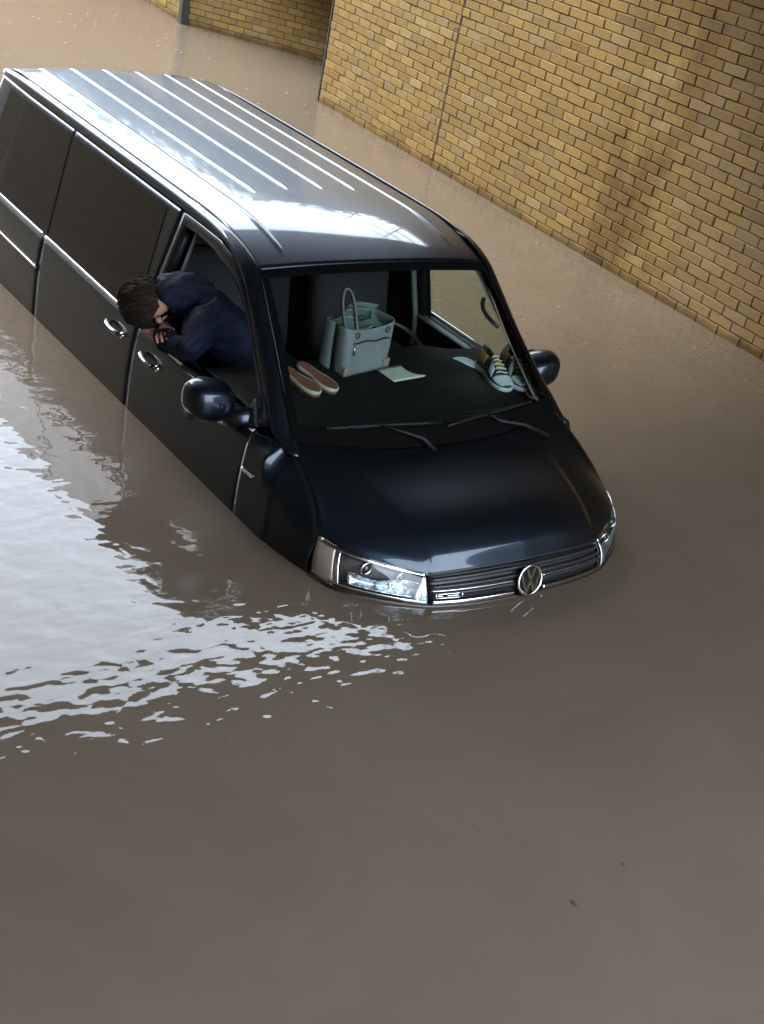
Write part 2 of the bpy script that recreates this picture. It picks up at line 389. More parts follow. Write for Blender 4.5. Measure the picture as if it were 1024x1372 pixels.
ow = mesh_obj('brick_wall', v, f, far_brick_mat(), None, smooth=False); tag(ow, 'facing brick wall of the underpass, mirrored in the van side windows', 'brick wall', 'yellow brick walls of the underpass', 'thing')

# bridge deck overhead (mirrored in the water; shades the near half of the scene)
M_conc = add_noise(mat('concrete', (.115, .118, .122), .85), 1.5, .25, .4, 12)
DZ, DY, DNEAR = 4.86, -4.42, 2.7
deck = empty('bridge_deck', (0, 0, DZ)); tag(deck, 'grey concrete bridge deck overhead, mirrored dark in the flood water', 'bridge', None, 'thing')
v, f = box_vf((-3.45, (DY+DNEAR)/2, .45), (19.2, DNEAR-DY, .9)); mesh_obj('slab', v, f, M_conc, deck, smooth=False, bevel=.03)
v, f = box_vf((-3.45, DY-.08, .71), (19.2, .3, 1.5)); mesh_obj('edge_beam', v, f, M_conc, deck, smooth=False, bevel=.03)
v, f = box_vf((-3.45, DNEAR+.08, .71), (19.2, .3, 1.5)); mesh_obj('edge_beam', v, f, M_conc, deck, smooth=False, bevel=.03)

# ------------------------------------------------------------------ the van (authored in its own frame: x right side, y forward, z up)
VA, VB = math.radians(-1.140), math.radians(.084)
VM = Matrix.Rotation(-VB, 4, 'Y') @ Matrix.Rotation(VA, 4, 'X')
van = empty('van'); van.matrix_world = VM
tag(van, 'dark grey van standing in flood water up to its headlights', 'van')

M_paint = mat('dark_grey_metallic', (.020, .029, .040), .42, 1.0, 1.0, .02)
def paint_flake(m):
    t = m.node_tree; b = bsdf(m); b.inputs['Coat IOR'].default_value = 1.36; co = N('ShaderNodeTexCoord', t)
    n = N('ShaderNodeTexNoise', t); n.inputs['Scale'].default_value = 9; n.inputs['Detail'].default_value = 6; t.links.new(co.outputs['Object'], n.inputs['Vector'])
    mr = N('ShaderNodeMapRange', t); mr.inputs['From Min'].default_value = .3; mr.inputs['From Max'].default_value = .7; mr.inputs['To Min'].default_value = .02; mr.inputs['To Max'].default_value = .075
    t.links.new(n.outputs['Fac'], mr.inputs['Value']); t.links.new(mr.outputs[0], b.inputs['Coat Roughness'])
    # rain beads on the clear coat
    vo = N('ShaderNodeTexVoronoi', t); vo.inputs['Scale'].default_value = 85; t.links.new(co.outputs['Object'], vo.inputs['Vector'])
    m2 = N('ShaderNodeMapRange', t); m2.inputs['From Min'].default_value = .0; m2.inputs['From Max'].default_value = .28; m2.inputs['To Min'].default_value = 1; m2.inputs['To Max'].default_value = 0
    t.links.new(vo.outputs['Distance'], m2.inputs['Value'])
    bp = N('ShaderNodeBump', t); bp.inputs['Strength'].default_value = .10; bp.inputs['Distance'].default_value = .0010
    t.links.new(m2.outputs[0], bp.inputs['Height']); t.links.new(bp.outputs[0], b.inputs['Coat Normal'])
    # silt film left by the water just above the flood line
    geo = N('ShaderNodeNewGeometry', t); sep = N('ShaderNodeSeparateXYZ', t); t.links.new(geo.outputs['Position'], sep.inputs[0])
    n3 = N('ShaderNodeTexNoise', t); n3.inputs['Scale'].default_value = 7; n3.inputs['Detail'].default_value = 7; t.links.new(geo.outputs['Position'], n3.inputs['Vector'])
    hn = N('ShaderNodeMath', t, operation='MULTIPLY_ADD'); t.links.new(n3.outputs['Fac'], hn.inputs[0]); hn.inputs[1].default_value = -.11; t.links.new(sep.outputs['Z'], hn.inputs[2])
    m3 = N('ShaderNodeMapRange', t); m3.inputs['From Min'].default_value = ZW-.050; m3.inputs['From Max'].default_value = ZW-.010; m3.inputs['To Min'].default_value = .65; m3.inputs['To Max'].default_value = 0
    t.links.new(hn.outputs[0], m3.inputs['Value'])
    mxc = N('ShaderNodeMix', t, data_type='RGBA'); t.links.new(m3.outputs[0], mxc.inputs[0]); mxc.inputs[6].default_value = b.inputs['Base Color'].default_value; mxc.inputs[7].default_value = (.075, .062, .050, 1)
    t.links.new(mxc.outputs[2], b.inputs['Base Color'])
    cwm = N('ShaderNodeMath', t, operation='SUBTRACT'); cwm.inputs[0].default_value = 1; t.links.new(m3.outputs[0], cwm.inputs[1]); t.links.new(cwm.outputs[0], b.inputs['Coat Weight'])
paint_flake(M_paint)
M_black = add_noise(mat('black_plastic', (.012, .012, .012), .45), 40, .2)
M_frit = mat('glass_border', (.003, .003, .003), 1.0, spec=.03)
M_rubber = mat('black_rubber', (.004, .004, .004), .55, spec=.25)
M_chrome = mat('chrome', (.75, .76, .78), .12, 1.0)
M_satin = mat('satin_aluminium', (.62, .63, .66), .28, 1.0)
M_glass = thin_glass('windscreen_glass', (.80, .88, .85), 1.45)
M_clear = thin_glass('lamp_cover', (.93, .95, .96), 1.45)
M_door_glass = thin_glass('door_glass', (.78, .84, .80), 1.45)
M_dark_glass = mat('privacy_glass', (.006, .006, .006), .02, 0, 0, ior=1.52)
M_trim = add_noise(mat('interior_trim', (.003, .0034, .0038), .8, spec=.25), 30, .2, .2, 300, dist=.002)
M_grey_trim = mat('grey_trim', (.16, .18, .18), .6)
M_seat = add_noise(mat('seat_fabric', (.022, .022, .024), .9), 60, .3, .3, 400, dist=.002)
M_inner = mat('inner_shell', (.012, .012, .012), .8)

TZ = [.30, .60, .90, 1.05, 1.15, 1.22, 1.27, 1.80, 1.845, 1.90]
TX = [.925, .950, .957, .953, .945, .934, .919, .770, .750, .72]
_tp = cr(np.stack([TZ, TX], 1), 10)
def tum(z): return float(np.interp(z, _tp[:, 0], _tp[:, 1]))
_pl = cr(np.stack([[-4.92, -4.8, -4.6, -4.3, -3.9, -.95, -.75, -.57, -.46, -.38, -.30], [.935, .965, .985, .996, 1, 1, .992, .966, .940, .905, .86]], 1), 12)
def plan(y): return float(np.interp(y, _pl[:, 0], _pl[:, 1]))
def skin(s, y, z, inset=0.): return (s*(tum(z)*plan(y)-.06*sm(-1.80, -1.15, y)*sm(1.15, 1.33, z)-inset), y, z)
def side_patch(name, s, yf, z0, z1, nu, nv, m, parent, inset=0., **kw):
    """yf(z)->(y front, y rear); z0,z1 functions of u or numbers"""
    def fn(u, v):
        za = z0(u) if callable(z0) else z0; zb = z1(u) if callable(z1) else z1
        z = za+(zb-za)*v; a, b = yf(z); y = a+(b-a)*u
        # character crease below the belt and a rolled panel edge
        e = min(u*abs(b-a), (1-u)*abs(b-a)); roll = .002*max(0, 1-e/.006)**2
        return skin(s, y, z, inset+roll)
    return patch(name, fn, nu, nv, m, parent, solid=.0015, **kw)

BELT = 1.236
# curves shared by rail, door frames and windscreen (right side)
CA = cr([(.735, -4.74, 1.835), (.748, -4.4, 1.845), (.750, -3.2, 1.846), (.750, -2.02, 1.846), (.751, -1.80, 1.842), (.758, -1.662, 1.811), (.766, -1.548, 1.744), (.783, -1.407, 1.617), (.805, -1.276, 1.488), (.824, -1.164, 1.402), (.842, -1.078, 1.339), (.866, -.985, 1.276), (.862, -.915, 1.236), (.842, -.835, 1.200)], 10)
CB = cr([(.690, -4.76, 1.872), (.702, -4.4, 1.895), (.705, -3.2, 1.899), (.705, -2.2, 1.897), (.702, -1.90, 1.888), (.695, -1.72, 1.862), (.690, -1.60, 1.824), (.694, -1.545, 1.798), (.708, -1.425, 1.699), (.732, -1.278, 1.577), (.755, -1.133, 1.457), (.777, -.99, 1.338), (.801, -.872, 1.244), (.814, -.785, 1.212)], 10)
CA = resample(CA, 120); CB = resample(CB, 120)

def ws_point(a, v, off=0.):
    """windscreen: a in -1..1 across, v 0 base .. 1 top"""
    bx, tx = .800, .682
    b = np.array([a*bx, -.748-.130*abs(a)**2.2, 1.214+.034*abs(a)**2.2]); t = np.array([a*tx, -1.482-.064*a*a, 1.838-.046*a*a])
    p = b+(t-b)*v; bul = .035*math.sin(math.pi*v)*(1-.6*a*a)
    n = np.array([0, .64, .77]); return p+n*(bul+off)

def hood_outer(v):   # shut line from the windscreen corner to the lamp corner
    return at(HO, v)
HO = resample(cr([(.805, -.872, 1.238), (.812, -.78, 1.207), (.822, -.68, 1.163), (.836, -.575, 1.105), (.854, -.510, 1.052), (.872, -.462, 1.006)], 10), 60)
# upper nose line (hood lip / lamp tops) x,y,z
NU = cr([(0, -.045, .985), (.27, -.060, .979), (.43, -.088, .965), (.507, -.108, .958), (.58, -.148, .963), (.668, -.200, .975), (.750, -.262, .986), (.815, -.335, .995), (.855, -.402, 1.001), (.872, -.462, 1.006)], 10)
NL = cr([(0, .018, .833), (.29, .002, .833), (.50, -.038, .833), (.60, -.086, .833), (.69, -.142, .834), (.765, -.200, .834), (.832, -.262, .835), (.878, -.335, .836), (.903, -.430, .837)], 10)
def on_x(C, x): return np.array([x, np.interp(x, C[:, 0], C[:, 1]), np.interp(x, C[:, 0], C[:, 2])])

def hood_fn(u, v):
    a = 2*u-1; s = abs(a)
    o = hood_outer(v)
    lipx = min(s*.872, .872); lip = on_x(NU, lipx)
    rear = np.array([s*.805, -.728-.144*s**2.2, 1.206+.032*s**2.2])
    x = s*o[0]; y0 = rear[1]; y1 = lip[1]+.004
    y = y0+(y1-y0)*v
    zc = rear[2]+(lip[2]-rear[2])*v
    bul = .050*math.sin(math.pi*min(v, 1)**2.1)*(1-s**3.0)
    z = zc+bul
    w = s**(5+26*v**3); z = z*(1-w)+o[2]*w; y = y*(1-w)+o[1]*w
    xc = .60-.11*v**1.3; z += .019*(1-sm(xc-.030, xc+.010, x))*sm(.1, .8, v)*(1-sm(.92, 1.0, v))
    z -= .020*sm(.93, 1.0, v)*(1-s**4)
    return (math.copysign(x, a), y, z+.004)
patch('hood', hood_fn, 96, 60, M_paint, van, solid=.004)

# windscreen, its black border and wipers
patch('windscreen', lambda u, v: ws_point(2*u-1, v), 40, 24, M_glass, van, solid=0)
def border():
    parts = []
    for (a0, a1, v0, v1) in ((-1, 1, .945, 1.005), (-1, 1, -.01, .085), (-1.005, -.955, 0, 1), (.955, 1.005, 0, 1)):
        parts.append(grid_vf(lambda u, v: ws_point(a0+(a1-a0)*u, v0+(v1-v0)*v, .0035), 24, 12))
    return join_vf(parts)
v, f = border(); mesh_obj('windscreen_seal', v, f, M_frit, van)
patch('scuttle_panel', lambda u, v: (lambda a: (a*.80, -.722-.150*abs(a)**2.2-.04*v, 1.192+.032*abs(a)**2.2+.012*v))(2*u-1), 30, 4, M_frit, van)
for (x0, a_tip, v_tip, x1) in ((.10, .80, .075, 0), (-.62, -.02, .075, 0)):
    w = empty('wiper'); w.parent = van
    p0 = Vector((x0, -.70, 1.205)); pm = Vector(ws_point(x0+.18, .05, .025)); tip = Vector(ws_point((a_tip), v_tip, .012)); tail = Vector(ws_point(a_tip-.78, v_tip+.02, .012))
    tube('arm', [p0, (p0+pm)/2+Vector((0, 0, .02)), pm, (tip*.55+tail*.45)+Vector((0, .01, .012))], [.012, .011, .009, .006], M_rubber, w)
    tube('blade', [tail+(tip-tail)*k/8+Vector((0, 0, .004*math.sin(math.pi*k/8))) for k in range(9)], .008, M_rubber, w, n=6)

# roof with pressed ribs
RIBS = [(-.525, -1.66), (-.328, -2.30), (-.113, -2.31), (.115, -2.31), (.330, -2.29), (.528, -1.63)]
def roof_z(x, y):
    z = 1.936-.041*(abs(x)/.69)**2.3
    yh = -1.482-.064*(x/.682)**2
    t = max(0, (y+2.15)/(yh+2.15)); z -= (.094+.006*(x/.69)**2)*t**2.1
    t = max(0, (-4.55-y)/.22); z -= .03*t**2.2
    for rx, ye in RIBS:
        z += .0062*math.exp(-((x-rx)/.0120)**4)*sm(ye+.02, ye-.05, y)*sm(-4.68, -4.60, y)
    # the pressed field between the ribs sits a touch lower
    return z
XS = np.unique(np.r_[np.linspace(-.692, .692, 60), *[np.linspace(r-.026, r+.026, 11) for r, _ in RIBS]])
def roof_fn(u, v):
    x = XS[int(round(u*(len(XS)-1)))]
    y = -4.77+(-1.478-.064*(x/.682)**2+4.77)*v
    return (x, y, roof_z(x, y))
roof = patch('roof', roof_fn, len(XS)-1, 110, M_paint, van, solid=.003)
patch('headliner', lambda u, v: (-.66+1.32*u, -4.6+3.0*v, 1.83-.03*(2*u-1)**2-.02*max(0, v-.85)/.15), 8, 8, M_trim, van)

def panels(s):
    flip = lambda p: (s*p[0], p[1], p[2])
    tagn = 'right' if s > 0 else 'left'
    # cant rail running into the windscreen pillar
    def rail_fn(u, v):
        a, b = at(CA, u), at(CB, u); p = a+(b-a)*v
        up_ = np.array([.75, .12, .65]) if u < .62 else np.array([.93, .30, .15])
        k = sm(.55, .75, u); up_ = np.array([.72, .0, .70])*(1-k)+np.array([.80, .52, .30])*k
        return flip(p+up_*(.020*(1-k)+.016*k)*math.sin(math.pi*v)**.8)
    patch('roof_rail', rail_fn, 110, 10, M_paint, van)
    def ditch(u, v):
        b = at(CB, u*.60); return flip(b+np.array([.012-.035*v, 0, -.011]))
    patch('roof_ditch', ditch, 60, 2, M_rubber, van)
    def pil(u, v):
        a, b = at(CA, .55+.45*u), at(CB, .55+.45*u); p = a+(b-a)*(v*1.25-.1); return flip(p+np.array([-.045, -.035, -.02]))
    patch('pillar_trim', pil, 30, 4, M_grey_trim, van)
    # lower side panels
    fender = empty('front_fender'); fender.parent = van
    crn = resample(cr([(.805, -.872, 1.238), (.838, -.893, 1.240), (.866, -.925, 1.240)], 8), 20)
    bck = resample(cr([(.866, -.925, 1.240), (.900, -.975, 1.236), (.926, -1.026, 1.232)], 8), 20)
    def fend(u, v):
        if u < .60: top = at(HO, 1-u/.60); yr = -.458-.355*u/.60
        elif u < .82: top = at(crn, (u-.60)/.22); yr = -.813-.09*(u-.60)/.22
        else: top = at(bck, (u-.82)/.18); yr = -.903-.123*(u-.82)/.18
        z = .36+(top[2]-.36)*v; y = yr+(top[1]-yr)*v**2.2
        x = tum(z)*plan(y); w = sm(.80+.11*sm(.52, .66, u), 1, v)
        x = x*(1-w)+min(top[0]+.002, x+.01)*w
        return (s*x, y, z)
    patch('wing', fend, 40, 36, M_paint, fender, solid=.0015)
    # indicator badge on the wing
    b = empty('side_badge'); b.parent = fender
    v_, f_ = grid_vf(lambda u, v: skin(s, -.905-.105*u-.010*v, 1.066-.018*v-.004*u, -.005), 8, 2); mesh_obj('side_badge', v_, f_, M_chrome, fender, solid=.004)
    bpy.data.objects.remove(b)
    door = empty('front_door'); door.parent = van
    side_patch('door_panel', s, lambda z: (-1.030+.02*sm(.9, 1.2, z), -2.205), .36, BELT, 44, 34, M_paint, door)
    # frame round the window
    outer = [(-1.05, BELT), (-.978, 1.272), (-1.078, 1.337), (-1.164, 1.400), (-1.276, 1.486), (-1.407, 1.615), (-1.550, 1.742), (-1.668, 1.808), (-1.81, 1.838), (-2.03, 1.842), (-2.205, 1.842), (-2.212, 1.54), (-2.205, BELT), (-1.80, BELT), (-1.40, BELT)]
    inner = [(-1.15, 1.245), (-1.080, 1.272), (-1.130, 1.312), (-1.216, 1.393), (-1.322, 1.495), (-1.445, 1.614), (-1.562, 1.699), (-1.695, 1.754), (-1.85, 1.786), (-2.03, 1.795), (-2.145, 1.788), (-2.150, 1.54), (-2.140, 1.245), (-1.80, 1.243), (-1.40, 1.243)]
    def dense(P): return np.array([np.array(P[i])+(np.array(P[(i+1) % len(P)])-np.array(P[i]))*k/4 for i in range(len(P)) for k in range(4)])
    def pchain(P, c): return cr(P, 4, True) if c else dense(P)
    O, I = pchain(outer, 0), pchain(inner, 0)
    loops = []
    for k, (t, ins) in enumerate(((0, .004), (.04, 0), (.5, -.001), (.9, 0), (1, .006), (1, .05))):
        loops.append([skin(s, *(o+(i-o)*t), ins) for o, i in zip(O, I)])
    n = len(O); V = [p for l in loops for p in l]
    F_ = [(k*n+i, k*n+(i+1) % n, (k+1)*n+(i+1) % n, (k+1)*n+i) for k in range(len(loops)-1) for i in range(n)]
    mesh_obj('window_frame', V, F_, M_paint, door)
    # rubber round the opening
    tube('window_seal', [skin(s, y, z, .012) for y, z in I], .008, M_rubber, door, n=6, closed=True)
    if s < 0:
        cen = np.mean(I, 0); V = [skin(s, *cen, .02)]+[skin(s, *(cen+(p-cen)*t), .02) for t in (.35, .7, 1.0) for p in I]
        F_ = [(0, 1+i, 1+(i+1) % n) for i in range(n)]+[(1+k*n+i, 1+(k+1)*n+i, 1+(k+1)*n+(i+1) % n, 1+k*n+(i+1) % n) for k in range(2) for i in range(n)]
        mesh_obj('window_pane', V, F_, M_door_glass, door)
    patch('sill_strip', lambda u, v: skin(s, -1.72-.475*u, 1.252-.016*v, -.005-.003*math.sin(math.pi*v)), 30, 3, M_satin, door)
    patch('sill_seal', lambda u, v: skin(s, -1.10-.61*u, 1.250-.012*v, -.004-.003*math.sin(math.pi*v)), 30, 3, M_rubber, door)
    # door inner lining
    patch('door_lining', lambda u, v: (s*(tum(.5+.73*v)-.075+.05*v**6), -1.05-1.13*u, .5+.735*v), 12, 12, M_trim, door)
    patch('lining_cap', lambda u, v: (s*(.915-.085*v), -1.06-1.12*u, 1.238-.012*v*v), 16, 4, M_grey_trim if s < 0 else M_trim, door)
    def handle(par, yc):
        h = empty('door_handle'); h.parent = par
        V, F_ = grid_vf(lambda u, v: skin(s, yc+.062*math.cos(2*math.pi*u)*(1-.92*v), 1.138+.034*math.sin(2*math.pi*u)*(1-.92*v)+.0*u, -.003+.016*v), 24, 4)
        mesh_obj('recess', V, F_, M_rubber, h)
        pts = [skin(s, yc-.088+.176*k/10, 1.146-.014*(k/10), -.016-.022*math.sin(math.pi*k/10)) for k in range(11)]
        tube('grip', pts, [.008]+[.0135]*9+[.008], M_paint, h)
        tube('grip_trim', [Vector(p)+Vector((s*.011, 0, .007)) for p in pts[1:-1]], .0045, M_chrome, h, n=6)
        v_, f_ = sphere_vf(skin(s, yc+.085, 1.128, -.002), (.012, .017, .017)); mesh_obj('lock', v_, f_, M_chrome, h)
    handle(door, -2.010)
    sd_ = empty('sliding_door' if s > 0 else 'side_panel'); sd_.parent = van
    side_patch('door_panel', s, lambda z: (-2.215, -3.470), .36, BELT, 40, 34, M_paint, sd_)
    if s > 0: handle(sd_, -2.425)
    side_patch('upper_panel', s, lambda z: (-2.215, -3.440-.115*(z-BELT)/.6), BELT+.002, 1.843, 40, 24, M_paint, sd_)
    q = empty('rear_quarter'); q.parent = van
    side_patch('quarter_panel', s, lambda z: (-3.480, -4.90+.03*sm(.9, 1.25, z)), .36, BELT, 40, 34, M_paint, q)
    side_patch('upper_panel', s, lambda z: (-3.448-.115*(z-BELT)/.6, -4.87+.14*sm(1.25, 1.85, z)), BELT+.002, 1.843, 40, 24, M_paint, q)
    def window(par, yt0, yt1, yb0, yb1):
        w = empty('side_window'); w.parent = par
        def shape(u, v, g):
            z = 1.268-g+(1.806-1.268+2*g)*v; a = yb0+(yt0-yb0)*v+g; b = yb1+(yt1-yb1)*v-g
            # rounded upper corners
            y = a+(b-a)*u
            return y, z
        patch('pane', lambda u, v: skin(s, *shape(u, v, 0), -.0042), 40, 20, M_dark_glass, w, solid=0)
        patch('seal', lambda u, v: skin(s, *shape(u, v, .010), -.0015), 20, 10, M_rubber, w, solid=0)
    window(sd_, -2.36, -3.540, -2.275, -3.428)
    window(q, -3.570, -4.525, -3.458, -4.58)
    for par, y0, y1 in ((sd_, -2.225, -3.458), (q, -3.486, -4.80)):
        patch('belt_strip', lambda u, v: skin(s, y0+(y1-y0)*u, 1.262-.021*v, -.006-.004*math.sin(math.pi*v)), 30, 4, M_satin, par)
    if s > 0:
        patch('door_track', lambda u, v: skin(s, -3.487-1.30*u, 1.060-.015*v, -.005-.003*math.sin(math.pi*v)), 30, 3, M_satin, q)
        patch('track_slot', lambda u, v: skin(s, -3.487-1.30*u, 1.044-.010*v, -.003), 30, 2, M_rubber, q)
    # dark structure behind the panel gaps
    v1 = grid_vf(lambda u, v: skin(s, -.98-3.82*u, .36+(1.215-.36)*v, .028), 60, 20)
    v2 = grid_vf(lambda u, v: skin(s, -2.17-2.55*u, 1.21+.63*v, .026), 40, 14)
    V, F_ = join_vf([v1, v2]); mesh_obj('inner_shell', V, F_, M_inner, van)
    # B pillar lining and belt
    patch('pillar_lining', lambda u, v: (s*(tum(1.1+.72*v)-.06-.02*math.sin(math.pi*u)), -2.13-.14*u, 1.1+.72*v), 6, 10, M_trim, van)
    tube('seat_belt', [(s*(tum(z)-.10), -2.19+.03*(1.75-z), z) for z in np.linspace(1.76, 1.05, 9)], .018, M_grey_trim, van, n=6)
    # mirror
    mr = empty('side_mirror'); mr.parent = van
    def mh(u, v):
        th = 2*math.pi*u; ph = math.pi*v
        ex = lambda c, p: math.copysign(abs(c)**p, c)
        x = 1.020+.128*ex(math.cos(th), .75)*ex(math.sin(ph), .6); z = 1.276+.100*ex(math.sin(th), .75)*ex(math.sin(ph), .6)+.14*(x-1.02)
        y = -1.295+.115*math.cos(ph) if math.cos(ph) > 0 else -1.295+.066*math.cos(ph)
        return (s*x, y, z)
    v_, f_ = grid_vf(mh, 40, 22); mesh_obj('housing', v_, f_, M_paint, mr)
    v_, f_ = grid_vf(lambda u, v: (s*(1.020+.095*v*math.cos(2*math.pi*u)), -1.3615, 1.278+.080*v*math.sin(2*math.pi*u)), 30, 3); mesh_obj('mirror_glass', v_, f_, M_chrome, mr)
    v_, f_ = grid_vf(lambda u, v: (s*(1.012+.104*math.cos(2*math.pi*u)), -1.300+.066*math.sin(2*math.pi*u), 1.176+.022*v+.006*math.cos(2*math.pi*u)), 30, 3); mesh_obj('lower_shell', v_, f_, M_black, mr, solid=.004)
    tube('arm', [(s*.875, -1.12, 1.245), (s*.925, -1.19, 1.222), (s*.965, -1.25, 1.208)], [.050, .052, .046], M_paint, mr, n=14)
    patch('mirror_sail', lambda u, v: skin(s, -1.03-.13*u, 1.246+(.080*u)*v, -.006), 8, 6, M_black, mr)
panels(1); panels(-1)

# tail
def tail(u, v):
    a = 2*u-1; z = .36+1.52*v; w = tum(z)*.955
    return (a*w, -4.915+.15*sm(.55, 1, v)+.035*abs(a)**4, z)
tg = empty('tailgate'); tg.parent = van
patch('gate_panel', tail, 30, 30, M_paint, tg)
patch('rear_window', lambda u, v: (lambda p: (p[0]*.82, p[1]-.006, p[2]))(tail(u, .62+.30*v)), 16, 8, M_dark_glass, tg)

# nose: bumper, grille, emblem, headlamps
def nose(a, v, off=0.):
    """a: -1..1 along the nose line by x share, v 0 low .. 1 top"""
    x = abs(a); u_ = on_x(NU, min(x, .872)); l_ = on_x(NL, min(x*(1+.035*(x/.872)**3), .903))
    p = l_+(u_-l_)*v
    n = np.array([x*.75, .8-.55*x, .25]); n /= np.linalg.norm(n); p = p+n*(.016*math.sin(math.pi*v)+off)
    return (math.copysign(p[0], a) if a else 0., p[1], p[2])
def bump(u, v):
    a = 2*u-1; x = abs(a)*.903; l_ = on_x(NL, x)
    z = .833-.47*v; y = l_[1]+.05*sm(0, .35, v)*(1-.5*x)-.05*sm(.6, 1, v)
    return (math.copysign(x, a)*(1+.015*sm(0, .4, v)), y, z)
patch('front_bumper', bump, 60, 16, M_paint, van)
gr = empty('grille'); gr.parent = van
patch('backing', lambda u, v: nose(-.515+1.03*u, v*1.02, -.030), 40, 6, M_black, gr)
for vv in (.34, .56, .78):
    patch('slat', lambda u, v: nose(-.505+1.01*u, vv-.055+.11*v, -.004-.012*abs(2*v-1)), 40, 3, M_black, gr, solid=.006)
patch('upper_lip', lambda u, v: nose(-.510+1.02*u, .955+.05*v, -.004), 40, 2, M_black, gr, solid=.006)
for sg in (1, -1):
    patch('chrome_strip', lambda u, v: nose(sg*(.085+.420*u), .030+.125*v, .004+.006*math.sin(math.pi*v)), 30, 6, M_chrome, gr, solid=.003)
    patch('thin_strip', lambda u, v: nose(sg*(.085+.420*u), .435+.030*v, .000), 30, 2, M_satin, gr, solid=.003)
# small outlined plate in the grille on the van's right
pl = empty('grille_badge'); pl.parent = gr
def fr(u0, u1, v0, v1): return grid_vf(lambda u, v: nose(.36+.125*(u0+(u1-u0)*u), .215+.15*(v0+(v1-v0)*v), .004), 6, 2)
V, F_ = join_vf([fr(0, 1, 0, .16), fr(0, 1, .84, 1), fr(0, .035, 0, 1), fr(.965, 1, 0, 1), fr(.74, .94, .35, .65), fr(.10, .62, .40, .60)])
mesh_obj('grille_badge', V, F_, M_satin, gr, solid=.002); bpy.data.objects.remove(pl)
# round emblem: ring with V over W
em = empty('emblem'); em.parent = gr
em.matrix_local = Matrix.Translation((.004, .008, .902)) @ Matrix.Rotation(math.radians(16), 4, 'X')
R_ = .074
def seg(a, b, w=.0125):
    a, b = np.array(a), np.array(b); d = (b-a)/np.linalg.norm(b-a); n = np.array([-d[1], d[0]])*w/2
    pts = [a-n, b-n, b+n, a+n]
    vs = [(p[0], yy, p[1]) for yy in (.0, .014) for p in pts]
    return vs, [(0, 1, 2, 3), (7, 6, 5, 4), (0, 4, 5, 1), (1, 5, 6, 2), (2, 6, 7, 3), (3, 7, 4, 0)]
mesh_obj('ring', *tube_vf([(R_*.93*math.cos(t), .008, R_*.93*math.sin(t)) for t in np.linspace(0, 2*math.pi, 41)[:-1]], .0068, 8, True), M_chrome, em)
v_, f_ = grid_vf(lambda u, v: (R_*.95*v*math.cos(2*math.pi*u), -.002, R_*.95*v*math.sin(2*math.pi*u)), 36, 2); mesh_obj('disc', v_, f_, M_rubber, em)
k = R_
mesh_obj('letter_v', *join_vf([seg((-.36*k, .84*k), (-.03*k, .10*k)), seg((.36*k, .84*k), (.03*k, .10*k))]), M_chrome, em, smooth=False)
mesh_obj('letter_w', *join_vf([seg((-.77*k, .46*k), (-.30*k, -.78*k)), seg((-.30*k, -.78*k), (0, .02*k)), seg((0, .02*k), (.30*k, -.78*k)), seg((.30*k, -.78*k), (.77*k, .46*k))]), M_chrome, em, smooth=False)

M_lampback = add_noise(mat('lamp_housing', (.05, .05, .052), .25, .6), 20, .4)
M_reflect = mat('lamp_reflector', (.68, .72, .76), .10, 1.0)
M_lampgrey = add_noise(mat('lamp_bowl', (.46, .52, .57), .22, .85), 18, .5, .6, 26, dist=.02)
M_amber = mat('lamp_end_cap', (.38, .32, .26), .22, .4)
def lamp(s):
    L = empty('headlight'); L.parent = van
    X0, X1 = .522, .871
    def pt(u, v, off=0.):
        x = X0+(X1-X0)*u; p = np.array(nose(x, v, off)); return p
    def m3(p): return (s*p[0], p[1], p[2])
    patch('cover', lambda u, v: m3(pt(u, v, .004)), 36, 12, M_clear, L, solid=0)
    patch('housing', lambda u, v: m3(pt(u, v, -.055*math.sin(math.pi*min(max(u, .02), .98))**.4)), 30, 12, M_lampback, L)
    patch('top_trim', lambda u, v: m3(pt(u, .90+.09*v, -.004)), 36, 3, M_chrome, L, solid=.004)
    patch('lower_trim', lambda u, v: m3(pt(u*.93, .04+.075*v+.02*u, -.004)), 36, 3, M_chrome, L, solid=.004)
    patch('bowl', lambda u, v: m3(pt(.06+.74*u, .18+(.46-.16*u+.06*math.sin(7*u))*v, -.012-.040*math.sin(math.pi*v)*math.sin(math.pi*u)**.5)), 36, 12, M_lampgrey, L)
    patch('end_trim', lambda u, v: m3(pt(.865+.035*u, .10+.80*v, -.006)), 4, 12, M_chrome, L, solid=.004)
    patch('end_cap', lambda u, v: m3(pt(.905+.095*u, v, -.008)), 6, 12, M_amber, L, solid=.004)
    patch('inner_trim', lambda u, v: m3(pt(.0+.03*u+.16*(1-v)*u, .08+.8*v, -.005)), 4, 12, M_lampgrey, L)
    for u_, v_, r in ((.30, .70, .021), (.66, .72, .024)):
        p = pt(u_, v_, -.026); V, F_ = sphere_vf(m3(p), (r, r, r)); mesh_obj('projector_lens', V, F_, M_dark_glass, L)
        n = 24; ring = [m3(p+np.array([r*1.15*math.cos(t), .010, r*1.15*math.sin(t)])) for t in np.linspace(0, 2*math.pi, n+1)[:-1]]
        mesh_obj('projector_ring', *tube_vf(ring, .0045, 6, True), M_reflect, L)
lamp(1); lamp(-1)

